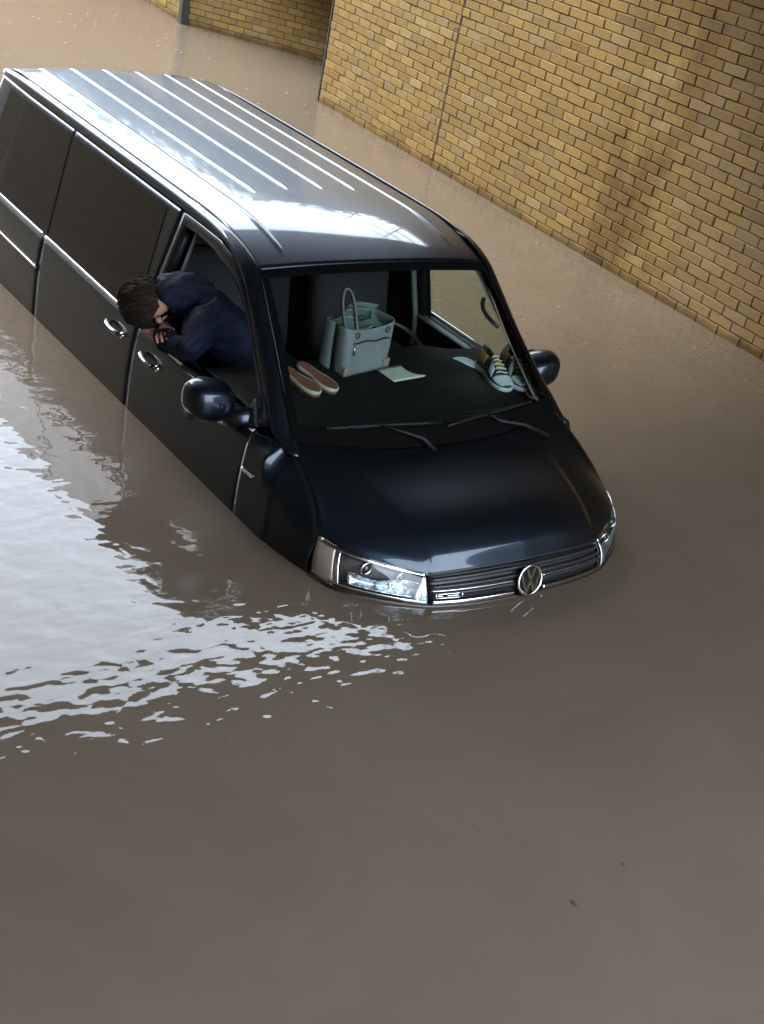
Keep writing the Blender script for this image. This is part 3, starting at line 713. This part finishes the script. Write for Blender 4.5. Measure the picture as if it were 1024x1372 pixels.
# wheels (below the flood)
def wheel(s, y):
    w = empty('wheel'); w.parent = van; w.location = (s*.80, y, .335)
    ty = [(s*(.10*math.cos(t)), .265+.06*abs(math.sin(t))) for t in np.linspace(0, math.pi, 9)]
    V, F_ = grid_vf(lambda u, v: (lambda q: (q[0], q[1]*math.cos(2*math.pi*u), q[1]*math.sin(2*math.pi*u)))(ty[int(round(v*8))]), 28, 8); mesh_obj('tyre', V, F_, M_rubber, w)
    V, F_ = grid_vf(lambda u, v: (s*(.085-.03*v), .26*(1-v)*math.cos(2*math.pi*u), .26*(1-v)*math.sin(2*math.pi*u)), 28, 3); mesh_obj('rim', V, F_, M_satin, w)
for s in (1, -1):
    for y in (-.93, -3.93): wheel(s, y)

# cabin
def dash_z(x, y):
    z = 1.195+.072*sm(-.82, -1.20, y)-.10*sm(-1.60, -1.70, y)
    z += .045*math.exp(-((x+.42)/.17)**2)*sm(-1.30, -1.42, y)*(1-sm(-1.64, -1.72, y))
    return z
DW = .865
patch('dashboard', lambda u, v: (lambda x, y: (x, y, dash_z(x, y)))(-DW+2*DW*u, -.775-.10*abs(2*u-1)**2.2-(.93-.10*abs(2*u-1)**2.2)*v), 60, 50, M_trim, van, solid=.006)
for (xa, xb) in ((-.62, -.08), (.08, .62)):
    for j in range(3): patch('defrost_slot', lambda u, v: (lambda x, y: (x, y, dash_z(x, y)+.0045))(xa+(xb-xa)*u, -.93-.022*j-.009*v), 20, 2, M_rubber, van, solid=.002)
box('dash_screen', (-.05, -1.725, 1.10), (.22, .02, .14), M_dark_glass, van, .006)
patch('dash_front', lambda u, v: (-DW+2*DW*u, -1.70-.03*math.sin(math.pi*v), 1.165-.55*v), 20, 8, M_trim, van)
sw = empty('steering_wheel'); sw.parent = van; sw.matrix_local = Matrix.Translation((-.42, -1.80, 1.20)) @ Matrix.Rotation(math.radians(-32), 4, 'X')
tube('rim', [(.188*math.cos(t), .188*math.sin(t), 0) for t in np.linspace(0, 2*math.pi, 41)[:-1]], .016, M_black, sw, n=10, closed=True)
v_, f_ = sphere_vf((0, -.01, -.02), (.075, .06, .03)); mesh_obj('hub', v_, f_, M_black, sw)
for t in (0, math.pi, -math.pi/2):
    tube('spoke', [(.05*math.cos(t), .05*math.sin(t), -.02), (.178*math.cos(t), .178*math.sin(t), 0)], .014, M_satin if t != 0 else M_satin, sw)
tube('column', [(0, 0, -.03), (0, 0, -.30)], .04, M_black, sw)
def seat(x, w):
    t = empty('seat'); t.parent = van
    box('cushion', (x, -2.02, .95), (w, .52, .16), M_seat, t, .05)
    box('backrest', (x, -2.36, 1.28), (w, .15, .62), M_seat, t, .06, (math.radians(12), 'X'))
    for hx in ((x,) if w < .6 else (x-w/4, x+w/4)):
        box('headrest', (hx, -2.44, 1.68), (.27, .10, .19), M_seat, t, .045, (math.radians(8), 'X'))
    box('seat_base', (x, -2.05, .72), (w*.8, .45, .34), M_trim, t, .02)
seat(-.46, .52); seat(.36, .80)
patch('cabin_floor', lambda u, v: (-.88+1.76*u, -1.2-3.5*v, .56), 4, 6, M_trim, van)
box('partition', (0, -2.62, 1.15), (1.46, .03, 1.15), M_trim, van, .01)
# grab handle on the left pillar
gh = [np.array(ws_point(-.93, t, -.075)) for t in np.linspace(.80, .60, 9)]
gh = [p+np.array([.030*math.sin(math.pi*i/8), -.02*math.sin(math.pi*i/8), 0]) for i, p in enumerate(gh)]
tube('grab_handle', gh, .0115, M_black, van)
# interior mirror under the header
0 and box('mirror_interior', (-.02, -1.53, 1.74), (.22, .03, .06), M_black, van, .012)
def van_loc(p): return VM @ Vector(p)

# ------------------------------------------------------------------ things lying on the dashboard
M_bag = add_noise(mat('pale_leather', (.165, .180, .190), .55), 14, .10, .25, 160, dist=.002)
M_bagtrim = mat('tan_leather', (.22, .165, .145), .6)
M_strap = mat('strap_leather', (.20, .17, .16), .55)
M_cloth = add_noise(mat('sage_cloth', (.10, .15, .135), .9), 20, .3)
def place(name, loc, rz, label, cat, group=None):
    o = empty(name); o.matrix_world = VM @ Matrix.Translation(loc) @ Matrix.Rotation(rz, 4, 'Z'); tag(o, label, cat, group); return o
bag = place('handbag', (.060, -1.52, 1.270), math.radians(13), 'pale grey-blue leather handbag with strap handles standing on the dashboard', 'handbag')
BW, BD, BH = .335, .20, .245
def bag_side(u, v):
    """walls of the bag: u round, v up; a superellipse that flares and sags"""
    th = 2*math.pi*u; e = .28; c, s_ = math.cos(th), math.sin(th)
    w = BW/2*(1+.10*v); d = BD/2*(1-.12*v)
    x = w*math.copysign(abs(c)**e, c); y = d*math.copysign(abs(s_)**e, s_)
    z = BH*v+(.022*(abs(x)/w)**2-.012 if v > .6 else 0)*sm(.6, 1, v)
    y += .008*math.sin(5*x*9+2)*math.sin(math.pi*v)*.6
    return (x, y, z+.004)
patch('body', bag_side, 72, 16, M_bag, bag, solid=.005)
v_, f_ = grid_vf(lambda u, v: (lambda p: (p[0]*v, p[1]*v, .006))(bag_side(u, 0)), 72, 2); mesh_obj('base', v_, f_, M_bagtrim, bag)
for sx in (-1, 1):
    patch('corner_patch', lambda u, v: (sx*(BW/2*(1.012)-.055*u*.0) if u < .5 else sx*(BW/2*1.012-.10*(u-.5)), (BD/2*1.03 if u >= .5 else BD/2*1.03-.10*(.5-u)), .004+.052*v), 12, 3, M_bagtrim, bag, solid=.002)
tube('zip', [(-.135+.27*k/12, BD/2*.955+.004, .170+.012*(k/12)+.004*math.sin(k)) for k in range(13)], .0042, M_black, bag, n=6)
tube('zip_pull', [(.128, BD/2*.96+.006, .168), (.131, BD/2*.98+.008, .145), (.128, BD/2*.99+.008, .118)], .0045, M_satin, bag, n=6)
tube('seam', [(.118, BD/2*1.0+.002, .006), (.122, BD/2*.96+.003, .12), (.130, BD/2*.90+.004, .235)], .003, M_bagtrim, bag, n=6)
def strap(y, hgt, x0, x1, lean):
    sh = .35*hgt
    P = cr([(x0, y, .215), (x0+sh*.1, y+lean*.2, .27), (x0+sh*.6, y+lean*.7, .25+hgt*.70), (x0+sh*1.0, y+lean*1.2, .25+hgt), ((x0+x1)/2+sh*1.25, y+lean*1.6, .25+hgt*1.04), (x1+sh*1.15, y+lean*2, .25+hgt*.75), (x1+sh*.5, y+lean*2, .27), (x1, y+lean*2, .22)], 6)
    V = []; F_ = []
    for i, p in enumerate(P):
        for w in (-.011, .011): V += [(p[0], p[1]+w, p[2])]
    F_ = [(2*i, 2*i+1, 2*i+3, 2*i+2) for i in range(len(P)-1)]
    mesh_obj('strap', V, F_, M_strap, bag, solid=.006)
strap(.088, .20, .118, .125, -.03); strap(-.075, .05, .06, -.10, .03)
for x_ in (.112, -.112):
    mesh_obj('ring', *tube_vf([(x_+.013*math.cos(t), BD/2*.9+.006, .218+.015*math.sin(t)) for t in np.linspace(0, 2*math.pi, 17)[:-1]], .003, 6, True), M_black, bag)
patch('lining_flap', lambda u, v: (-.175+.35*u, -.075+.02*math.sin(9*u)+.03*v, .235+.085*v*(.5+.5*math.sin(3.3*u+.3))), 20, 6, M_cloth, bag, solid=.003)
patch('scarf', lambda u, v: (-.165+.33*u, -.08+.16*v, .225+.022*math.sin(11*u+3*v)*math.sin(7*v+1)), 24, 14, M_cloth, bag, solid=.003)

M_solebrown = add_noise(mat('brown_sole', (.16, .056, .030), .8), 60, .25, .3, 300, dist=.001)
M_cream = mat('cream_rubber', (.42, .38, .30), .6)
def outline(v, L, W):
    """half widths (left, right) of a shoe sole at share v from heel to toe"""
    w = W/2*(.74+.26*sm(.30, .72, v)-.10*math.exp(-((v-.40)/.12)**2))
    cap = math.sqrt(max(0, 1-((.14-v)/.14)**2)) if v < .14 else (math.sqrt(max(0, 1-((v-.74)/.26)**2)) if v > .74 else 1)
    return w*cap
def sole_shoe(loc, rz, tilt, label):
    o = empty('slip_on_shoe'); o.matrix_world = VM @ Matrix.Translation(loc) @ Matrix.Rotation(rz, 4, 'Z') @ Matrix.Rotation(tilt, 4, 'X'); tag(o, label, 'shoe', 'slip-on shoes on the dashboard')
    L, W = .265, .094
    V, F_ = grid_vf(lambda u, v: ((2*u-1)*outline(v, L, W)*.90, (v-.5)*L*.955, .061-.004*math.sin(math.pi*v)), 8, 28); mesh_obj('sole', V, F_, M_solebrown, o, solid=.004)
    V, F_ = grid_vf(lambda u, v: (lambda a: (math.copysign(outline(v, L, W), a)*(1 if abs(a) > .5 else 1), (v-.5)*L, .043+.018*(abs(a)*2-1 if abs(a) > .5 else 0)))((2*u-1)), 2, 28)
    rim = [(outline(k/28, L, W), (k/28-.5)*L) for k in range(29)]; rim += [(-x, y) for x, y in rim[::-1]][1:-1]
    n = len(rim); V = [(x*sx, y*sx, z) for sx, z in ((.96, .060), (1.0, .056), (1.0, .044), (.97, .040)) for x, y in rim]
    mesh_obj('welt', V, [(k*n+i, k*n+(i+1) % n, (k+1)*n+(i+1) % n, (k+1)*n+i) for k in range(3) for i in range(n)], M_cream, o, solid=.002)
    V, F_ = grid_vf(lambda u, v: (-outline(v, L, W)*.97*math.cos(math.pi*u), (v-.5)*L, .042-.040*math.sin(math.pi*u)**.7*(.6+.4*math.sin(math.pi*min(1, v*1.1)))), 12, 24); mesh_obj('upper', V, F_, M_solebrown, o)
sole_shoe((.505, -1.335, 1.262), math.radians(20), math.radians(-9), 'brown-soled slip-on shoe lying sole up by the right windscreen pillar')
sole_shoe((.392, -1.350, 1.262), math.radians(17), math.radians(-9), 'brown-soled slip-on shoe lying sole up against the pale handbag')

M_teal = mat('dark_teal_leather', (.012, .035, .045), .45); M_white = mat('white_leather', (.46, .50, .50), .5); M_gold = add_noise(mat('mustard_mesh', (.36, .20, .035), .7), 60, .3)
def sneaker(loc, rz, tilt, label):
    o = empty('sneaker'); o.matrix_world = VM @ Matrix.Translation(loc) @ Matrix.Rotation(rz, 4, 'Z') @ Matrix.Rotation(tilt, 4, 'X'); tag(o, label, 'sneaker', 'sneakers on the dashboard')
    L, W = .31, .125
    rim = [(outline(k/28, L, W), (k/28-.5)*L) for k in range(29)]; rim += [(-x, y) for x, y in rim[::-1]][1:-1]; n = len(rim)
    V = [(x*sx, y*sx, z) for sx, z in ((.0, .0), (.97, .0), (1.03, .010), (1.02, .028), (.93, .034)) for x, y in rim]
    mesh_obj('sole', V, [(k*n+i, k*n+(i+1) % n, (k+1)*n+(i+1) % n, (k+1)*n+i) for k in range(4) for i in range(n)], M_white, o)
    def hgt(v): return .040+.075*sm(.98, .30, v)+.012*sm(.25, 0, v)
    def up(u, v, off=0.):
        w = outline(v, L, W)*.95; a = math.pi*u; op = .0
        open_ = sm(.40, .30, v)*sm(.02, .06, v)
        z = .030+(hgt(v)-.030+off)*math.sin(a)**.55
        x = -w*math.cos(a)*(1-.22*math.sin(a)*sm(.9, .2, v))
        z -= .055*open_*max(0, 1-((u-.5)/.22)**2)
        return (x*(1+off*6), (v-.5)*L, z)
    patch('upper', lambda u, v: up(u, v), 22, 36, M_teal, o, solid=.003)
    patch('toe_cap', lambda u, v: up(.08+.84*u, .74+.225*v, .003), 16, 8, M_white, o, solid=.003)
    patch('tongue', lambda u, v: up(.36+.28*u, .36+.30*v, .009), 8, 10, M_gold, o, solid=.003)
    patch('heel_panel', lambda u, v: up(.04+.26*u, .06+.26*v, .003), 8, 8, M_gold, o, solid=.003)
    patch('heel_panel', lambda u, v: up(.70+.26*u, .06+.26*v, .003), 8, 8, M_gold, o, solid=.003)
    for sx in (0, 1):
        patch('side_stripe', lambda u, v: up((.06+.26*u) if sx == 0 else (.68+.26*u), .46+.16*v-.10*u*(1 if sx == 0 else -1), .003), 8, 6, M_white, o, solid=.003)
    for k in range(5):
        vv = .42+.075*k; tube('lace', [up(.30+.40*j/6, vv+.01*math.sin(j), .014) for j in range(7)], .0038, M_white, o, n=6)
sneaker((-.672, -1.245, 1.262), math.radians(-8), math.radians(-4), 'dark teal and white sneaker with mustard collar, inner one of the dashboard pair')
sneaker((-.790, -1.215, 1.270), math.radians(-14), math.radians(-5), 'dark teal and white sneaker with mustard collar, pressed against the left pillar')

M_tan = mat('orange_tan', (.30, .11, .03), .7)
ins = place('shoe_insole', (-.772, -1.045, 1.262), math.radians(-16), 'narrow orange-brown insole with pale rim at the left foot of the windscreen', 'insole')
V, F_ = grid_vf(lambda u, v: ((2*u-1)*outline(v, .17, .065)*.84, (v-.5)*.16, .012), 6, 20); mesh_obj('pad', V, F_, M_tan, ins, solid=.004)
V, F_ = grid_vf(lambda u, v: ((2*u-1)*outline(v, .17, .065), (v-.5)*.17, .006), 6, 20); mesh_obj('rim', V, F_, M_cream, ins, solid=.006)
M_refl_sheet = mat('pale_reflection', (.50, .55, .45), .8)
pp = place('reflection_sheet', (-.165, -1.375, 1.2735), math.radians(10), 'pale paper-like sheet built for a rectangular windscreen reflection over mid dashboard', 'reflection sheet')  # flat pale sheet standing in for a rectangular reflection in the windscreen
patch('sheet', lambda u, v: (.12-.24*u+.02*v, -.075+.15*v, .003*math.sin(3*u+2*v)+.003), 8, 6, M_refl_sheet, pp, solid=.0012)
M_pale = mat('pale_glare', (.42, .50, .52), .4)
cp = place('reflection_crescent', (-.565, -1.35, 1.262), math.radians(-24), 'pale crescent-shaped item lying on the dashboard beside the sneakers', 'reflection crescent')  # solid pale shape standing in for a crescent reflection in the windscreen
def cres(u, v):
    t = math.pi*(.15+.80*u); r0 = .15; r1 = .15-.075*math.sin(math.pi*u)
    r = r0+(r1-r0)*v; return (r*math.cos(t)*.8, r*math.sin(t)*-1.25+.05, .012+.030*math.sin(math.pi*v)*math.sin(math.pi*u))
patch('shell', cres, 24, 8, M_pale, cp, solid=.003)

# ------------------------------------------------------------------ person leaning out of the passenger window
def skin_mesh(name, nodes, edges, m, parent, sub=2, disp=None):
    me = bpy.data.meshes.new(name); me.from_pydata([n[0] for n in nodes], edges, []); me.update()
    o = bpy.data.objects.new(name, me); COL.objects.link(o)
    md = o.modifiers.new('skin', 'SKIN'); md.use_smooth_shade = True
    sv = me.skin_vertices[0].data
    for i, n in enumerate(nodes):
        r = n[1]; sv[i].radius = (r, r) if not hasattr(r, '__len__') else r
        sv[i].use_root = (i == 0)
    sb = o.modifiers.new('sub', 'SUBSURF'); sb.levels = sub; sb.render_levels = sub
    dg = bpy.context.evaluated_depsgraph_get(); me2 = bpy.data.meshes.new_from_object(o.evaluated_get(dg)); me2.name = name
    bpy.data.objects.remove(o); me2.materials.clear(); me2.materials.append(m)
    me2.polygons.foreach_set('use_smooth', [True]*len(me2.polygons))
    if disp:
        for v in me2.vertices: v.co = v.co+v.normal*disp(v.co)
    o = bpy.data.objects.new(name, me2); COL.objects.link(o); o.parent = parent; return o
M_skinm = add_noise(mat('skin', (.42, .22, .15), .5), 30, .08); bsdf(M_skinm).inputs['Subsurface Weight'].default_value = .1
M_jacket = add_noise(mat('navy_jacket', (.0016, .0042, .018), .75, spec=.25), 14, .3, .5, 30, dist=.01)
M_hair = add_noise(mat('brown_hair', (.020, .0125, .008), .75, spec=.15), 90, .5, .9, 160, dist=.004)
M_trouser = mat('dark_trousers', (.015, .015, .018), .9)
pr = empty('person'); pr.matrix_world = VM; tag(pr, 'person in navy jacket leaning head down out of the open van window', 'person')
PJ = {'pel': ((.40, -1.84, 1.08), .125), 'wst': ((.50, -1.86, 1.22), .120), 'chs': ((.64, -1.905, 1.385), .135), 'upb': ((.755, -1.945, 1.475), .115), 'nkb': ((.845, -1.990, 1.515), .060),
      'nk': ((.895, -2.000, 1.500), .054),
      'ls': ((.790, -1.805, 1.445), .072), 'le': ((.905, -1.700, 1.318), .052), 'lw': ((.945, -1.965, 1.292), .034), 'lh': ((.955, -2.050, 1.285), .034),
      'rs': ((.765, -2.100, 1.425), .072), 're': ((.80, -2.12, 1.275), .050), 'rw': ((.905, -1.985, 1.315), .033), 'rh': ((.945, -1.925, 1.330), .030),
      'lk': ((.34, -1.48, 1.03), .080), 'rk': ((.20, -1.60, 1.03), .080), 'la': ((.34, -1.44, .66), .050), 'ra': ((.20, -1.56, .66), .050), 'lt': ((.34, -1.34, .62), .04), 'rt': ((.20, -1.46, .62), .04), 'hl': ((.42, -1.75, 1.05), .10), 'hr': ((.30, -1.90, 1.05), .10)}
def chain(names, edges, grow=0.):
    ix = {n: i for i, n in enumerate(names)}
    return [(PJ[n][0], PJ[n][1]+grow) for n in names], [(ix[a], ix[b]) for a, b in edges]
allE = [('pel', 'wst'), ('wst', 'chs'), ('chs', 'upb'), ('upb', 'nkb'), ('nkb', 'nk'), ('chs', 'ls'), ('ls', 'le'), ('le', 'lw'), ('lw', 'lh'), ('chs', 'rs'), ('rs', 're'), ('re', 'rw'), ('rw', 'rh'),
        ('pel', 'hl'), ('hl', 'lk'), ('lk', 'la'), ('la', 'lt'), ('pel', 'hr'), ('hr', 'rk'), ('rk', 'ra'), ('ra', 'rt')]
names = ['pel']+[n for n in PJ if n != 'pel']
nd, ed = chain(names, allE)
# head and fingers continue the same skeleton so the body is one surface
HC = np.array([.962, -2.050, 1.436])             # head centre; crown points outward and to the rear, face down
hd = np.array([.52, -.62, -.32]); hd /= np.linalg.norm(hd)
def addn(p, r, link):
    nd.append((tuple(p), r)); ed.append((link, len(nd)-1)); return len(nd)-1
a = addn(HC-hd*.045, .080, names.index('nk')); a = addn(HC+hd*.030, .092, a); a = addn(HC+hd*.090, .070, a)
for hnd, wr, dr, sp in (('lh', 'lw', (.12, -1, -.10), (.55, .1, .25)), ('rh', 'rw', (.35, .80, .05), (-.5, .3, .3))):
    p0 = np.array(PJ[hnd][0]); d = np.array(dr, float); d /= np.linalg.norm(d); q = np.array(sp, float); q -= d*np.dot(q, d); q /= np.linalg.norm(q)
    nrm_ = np.cross(d, q)*(1 if np.cross(d, q)[2] > 0 else -1)
    for k, (off, ln) in enumerate(((-.030, .070), (-.010, .080), (.011, .076), (.031, .060))):
        b0 = addn(p0+d*.030+q*off, .0095, names.index(hnd)); b1 = addn(p0+d*(.030+ln*.55)+q*off*1.15+nrm_*.006, .0088, b0); addn(p0+d*(.030+ln)+q*off*1.2-nrm_*.014, .0075, b1)
    b0 = addn(p0+q*.042+d*-.004, .0105, names.index(hnd)); addn(p0+q*.058+d*.040-nrm_*.004, .0088, b0)
skin_mesh('body', nd, ed, M_skinm, pr)
jn = ['pel', 'wst', 'chs', 'upb', 'nkb', 'nk', 'ls', 'le', 'lw', 'rs', 're', 'rw']
jd, je = chain(jn, [e for e in allE if e[0] in jn and e[1] in jn], .020)
PJ['hd'] = (tuple(np.array(PJ['nk'][0])*.62+HC*.38), .1)
jd = [(p, (.112 if n == 'nkb' else .104 if n == 'nk' else r)) for n, (p, r) in zip(jn, jd)]
jd.append((PJ['hd'][0], .108)); je.append((jn.index('nk'), len(jd)-1))
def wr(c): return .010*math.sin(38*c.x+22*c.z+9*math.sin(17*c.y))*math.sin(29*c.y-18*c.z)+.004*math.sin(70*c.z+40*c.y)
skin_mesh('jacket', jd, je, M_jacket, pr, 3, wr)
tn = ['pel', 'hl', 'lk', 'la', 'hr', 'rk', 'ra']; td, te = chain(tn, [e for e in allE if e[0] in tn and e[1] in tn], .012); skin_mesh('trousers', td, te, M_trouser, pr)
# hair: cap over crown and back of the head, uneven outline
def hair_fn(u, v):
    w = Vector(hd); e1 = w.cross(Vector((0, 0, 1))).normalized(); e2 = e1.cross(w)      # e2 points up: back of the bowed head
    th = 2*math.pi*u; ph = math.pi*(.80*v)
    up_ = math.sin(th)
    ph *= .80+.20*sm(-.75, -.1, up_)
    r = .122*(1+.03*math.sin(9*th+4*ph)+.02*math.sin(23*th+11*ph))
    return Vector(HC)+w*(.030+r*1.08*math.cos(ph))+(e1*math.cos(th)*1.0+e2*up_)*r*math.sin(ph)
hv, hf = grid_vf(hair_fn, 60, 26)
strips = [(hv, hf)]
for k in range(620):          # locks of hair combed from the crown
    u0_ = random.random(); v0_ = random.random()**.7*.75; ln = random.uniform(.15, .3); cu = random.uniform(-.05, .05); wd_ = random.uniform(.0018, .0035); lift = random.uniform(.002, .008)
    P_ = []
    for j in range(6):
        p = hair_fn((u0_+cu*j/5) % 1, min(1.03, v0_+ln*j/5)); nn = (p-Vector(HC)).normalized(); P_.append(p+nn*(lift*(.4+.6*math.sin(math.pi*j/5))+.001))
    strips.append(tube_vf(P_, [wd_, wd_, wd_*.9, wd_*.7, wd_*.5, wd_*.2], 4))
hv, hf = join_vf(strips); mesh_obj('hair', hv, hf, M_hair, pr)
for sx in (-1, 1):
    w = Vector(hd); e1 = w.cross(Vector((0, 0, 1))).normalized()
    V, F_ = sphere_vf(Vector(HC)+e1*sx*.084-w*.01, (.016, .026, .030), 12, 8); mesh_obj('ear', V, F_, M_skinm, pr)
w = Vector(hd); e1 = w.cross(Vector((0, 0, 1))).normalized(); e2 = e1.cross(w)
V, F_ = sphere_vf(Vector(HC)-e2*.098-w*.020, (.020, .020, .020), 12, 8); mesh_obj('nose', V, F_, M_skinm, pr)
for sx in (-1, 1):
    V, F_ = sphere_vf(Vector(HC)-e2*.082+e1*sx*.034+w*.020, (.012, .012, .012), 10, 8); mesh_obj('eye', V, F_, M_white, pr)
tube('mouth', [Vector(HC)-e2*.085-w*.055+e1*(.024*k) for k in (-1, 0, 1)], .006, M_skinm, pr, n=6)

# ------------------------------------------------------------------ floating debris and rain splashes
M_leaf = add_noise(mat('wet_leaf', (.035, .028, .018), .5), 40, .3)
def at_px(u, v, z):
    d = fwd+rgt*((u-512)/1776.8)-upv*((v-686)/1776.8); return CAM+d*((z-CAM.z)/d.z)
for (u, v, L, lab) in ((769, 1210, .030, 'small dark leaf scrap floating in the open water below the van'), (835, 1159, .016, 'tiny dark speck floating right of the leaf scrap'), (633, 1106, .014, 'tiny dark speck floating left of the leaf scrap')):
    p = at_px(u, v, ZW+.003); r = random.uniform(0, 3)
    V, F_ = grid_vf(lambda a, b: (L*(a-.5), L*.35*(b-.5)*math.sin(math.pi*min(max(a, .04), .96)), .004*math.sin(3*a)+.002*b), 8, 4)
    o = mesh_obj('leaf_scrap', V, F_, M_leaf, None, solid=.001); o.location = p; o.rotation_euler = (0, 0, math.radians(75)+r*.2); tag(o, lab, 'leaf scrap', 'floating scraps')
M_drop = thin_glass('rain_drop', (.95, .97, 1.0))
bsplash = mat('splash_water', (.22, .20, .18), .06, ior=1.33)
parts = []
def splash(x, y, r):
    n = 10; parts.append(tube_vf([(x+r*math.cos(t)*(1+.1*math.sin(3*t)), y+r*math.sin(t), ZW+.0015) for t in np.linspace(0, 2*math.pi, n+1)[:-1]], r*.10, 4, True))
    if random.random() < .18: parts.append(sphere_vf((x, y, ZW+.004+random.random()*.012), (.002, .002, .0035), 6, 4))
for k in range(90):
    t = random.random(); uu = random.uniform(-2.4, 5); dist = random.random()**1.6*2.2+.03
    p = W0+WDIR*uu+WNRM*dist; splash(p[0], p[1], random.uniform(.004, .012))
for k in range(120):
    splash(random.uniform(-4.5, -.5), random.uniform(-13.5, -5.2), random.uniform(.006, .016))
V, F_ = join_vf(parts); o = mesh_obj('rain_splashes', V, F_, bsplash); tag(o, 'scattered raindrop splashes pocking the brown flood water', 'splashes', None, 'stuff')

# ------------------------------------------------------------------ above the wall: railing and trees (mirrored in the van roof)
M_steel = mat('galvanised_steel', (.25, .26, .27), .5, .7)
rl = empty('railing', (*(W0-WNRM*.15), WTOP)); tag(rl, 'grey metal railing along the top of the brick wall', 'railing')
def RP(u, z): return Vector((*(WDIR*u), z))
for k in range(9):
    u = -2.4+1.6*k; v, f = tube_vf([RP(u, 0), RP(u, 1.1)], .024, 6); mesh_obj('post', v, f, M_steel, rl)
for z in (.15, .45, .77, 1.08):
    v, f = tube_vf([RP(-2.4, z), RP(10.4, z)], .018, 6); mesh_obj('rail', v, f, M_steel, rl)
M_bark = add_noise(mat('bark', (.06, .045, .035), .9), 20, .3); M_leaves = mat('foliage', (.045, .075, .025), .6)
def foliage(m):
    t = m.node_tree; b = bsdf(m); g_ = N('ShaderNodeNewGeometry', t); r = N('ShaderNodeValToRGB', t)
    r.color_ramp.elements[0].color = (.030, .050, .018, 1); r.color_ramp.elements[1].color = (.075, .105, .035, 1); t.links.new(g_.outputs['Random Per Island'], r.inputs[0]); t.links.new(r.outputs[0], b.inputs['Base Color'])
foliage(M_leaves)
def tree(x, y, z0, H, R, seed, label):
    r = np.random.default_rng(seed); t = empty('tree', (x, y, z0)); tag(t, label, 'tree', 'trees above the wall')
    tr = [((0, 0, -.2)), (.05, .03, H*.3), (-.05, .08, H*.6), (.05, 0, H*.85)]
    parts = [tube_vf(tr, [.20, .16, .10, .04], 8)]; tips = []
    for k in range(14):
        h = H*(.28+.55*k/13); a = k*2.4; L = R*(.55+.45*math.sin(math.pi*(h/H)))*r.uniform(.8, 1.1)
        e = np.array([math.cos(a)*L, math.sin(a)*L, h+L*.45]); parts.append(tube_vf([(0, 0, h), e*[.5, .5, 1]-[0, 0, L*.1], e], [.05, .035, .012], 5)); tips += [e, e*.7+np.array([0, 0, h*.3])]
    v, f = join_vf(parts); mesh_obj('trunk', v, f, M_bark, t)
    V, F_ = [], []
    for e in tips+[np.array([0, 0, H*.95])]*2:
        for q in range(260):
            c = e+r.normal(0, 1, 3)*R*np.array([.25, .25, .2]); d1 = r.normal(0, 1, 3); d1 /= np.linalg.norm(d1); d2 = np.cross(d1, r.normal(0, 1, 3)); d2 /= np.linalg.norm(d2); s_ = r.uniform(.10, .20)
            k0 = len(V); V += [c-d1*s_, c+d2*s_*.5, c+d1*s_, c-d2*s_*.5]; F_.append((k0, k0+1, k0+2, k0+3))
    mesh_obj('crown', V, F_, M_leaves, t, smooth=False)
TREES = [(-8.8, -28.0, 4.9, 2.4, 'tallest tree above the brick wall, mirrored in the van roof'), (-9.6, -22.5, 4.7, 2.4, 'broad tree above the farthest brick wall'), (-10.2, -17.6, 3.9, 2.2, 'tree above the corner beside the recess'),
         (-10.2, -13.2, 3.1, 1.9, 'small tree directly above the recess wall'), (-9.6, -9.3, 1.8, 1.4, 'smallest tree above the pale wall section')]
for i, (x, y, H, R, lab) in enumerate(TREES): tree(x, y, WTOP-.3, H, R, 20+i, lab)
for i, (x, y, H) in enumerate(((-7.0, -46, 9.5), (-2.5, -48, 10.0), (2.5, -45, 9.0), (7.5, -47, 10.0))):  # out-of-view row added to block low sky mirrored in the far water
    tree(x, y, .6, H, 3.4, 40+i, ('leftmost', 'second', 'third', 'last')[i]+' tree of an unseen row added to cut the low sky mirrored in far water')
shade_slab = box('recess_shade_slab', (-7.2, -11.3, 2.35), (4.0, 4.0, .25), M_conc, None, .02, (WY-math.pi/2, 'Z')); tag(shade_slab, 'unseen concrete slab added to shade the wall recess', 'shade slab', None, 'thing')  # unseen slab, added only to darken the recess wall below it
v, f = box_vf((-17.8, -12, 2.38), (19.6, 40, 4.72)); bank = mesh_obj('bank', v, f, add_noise(mat('grass_bank', (.05, .07, .03), .95), 2, .3), None, smooth=False); kind(bank, 'structure')
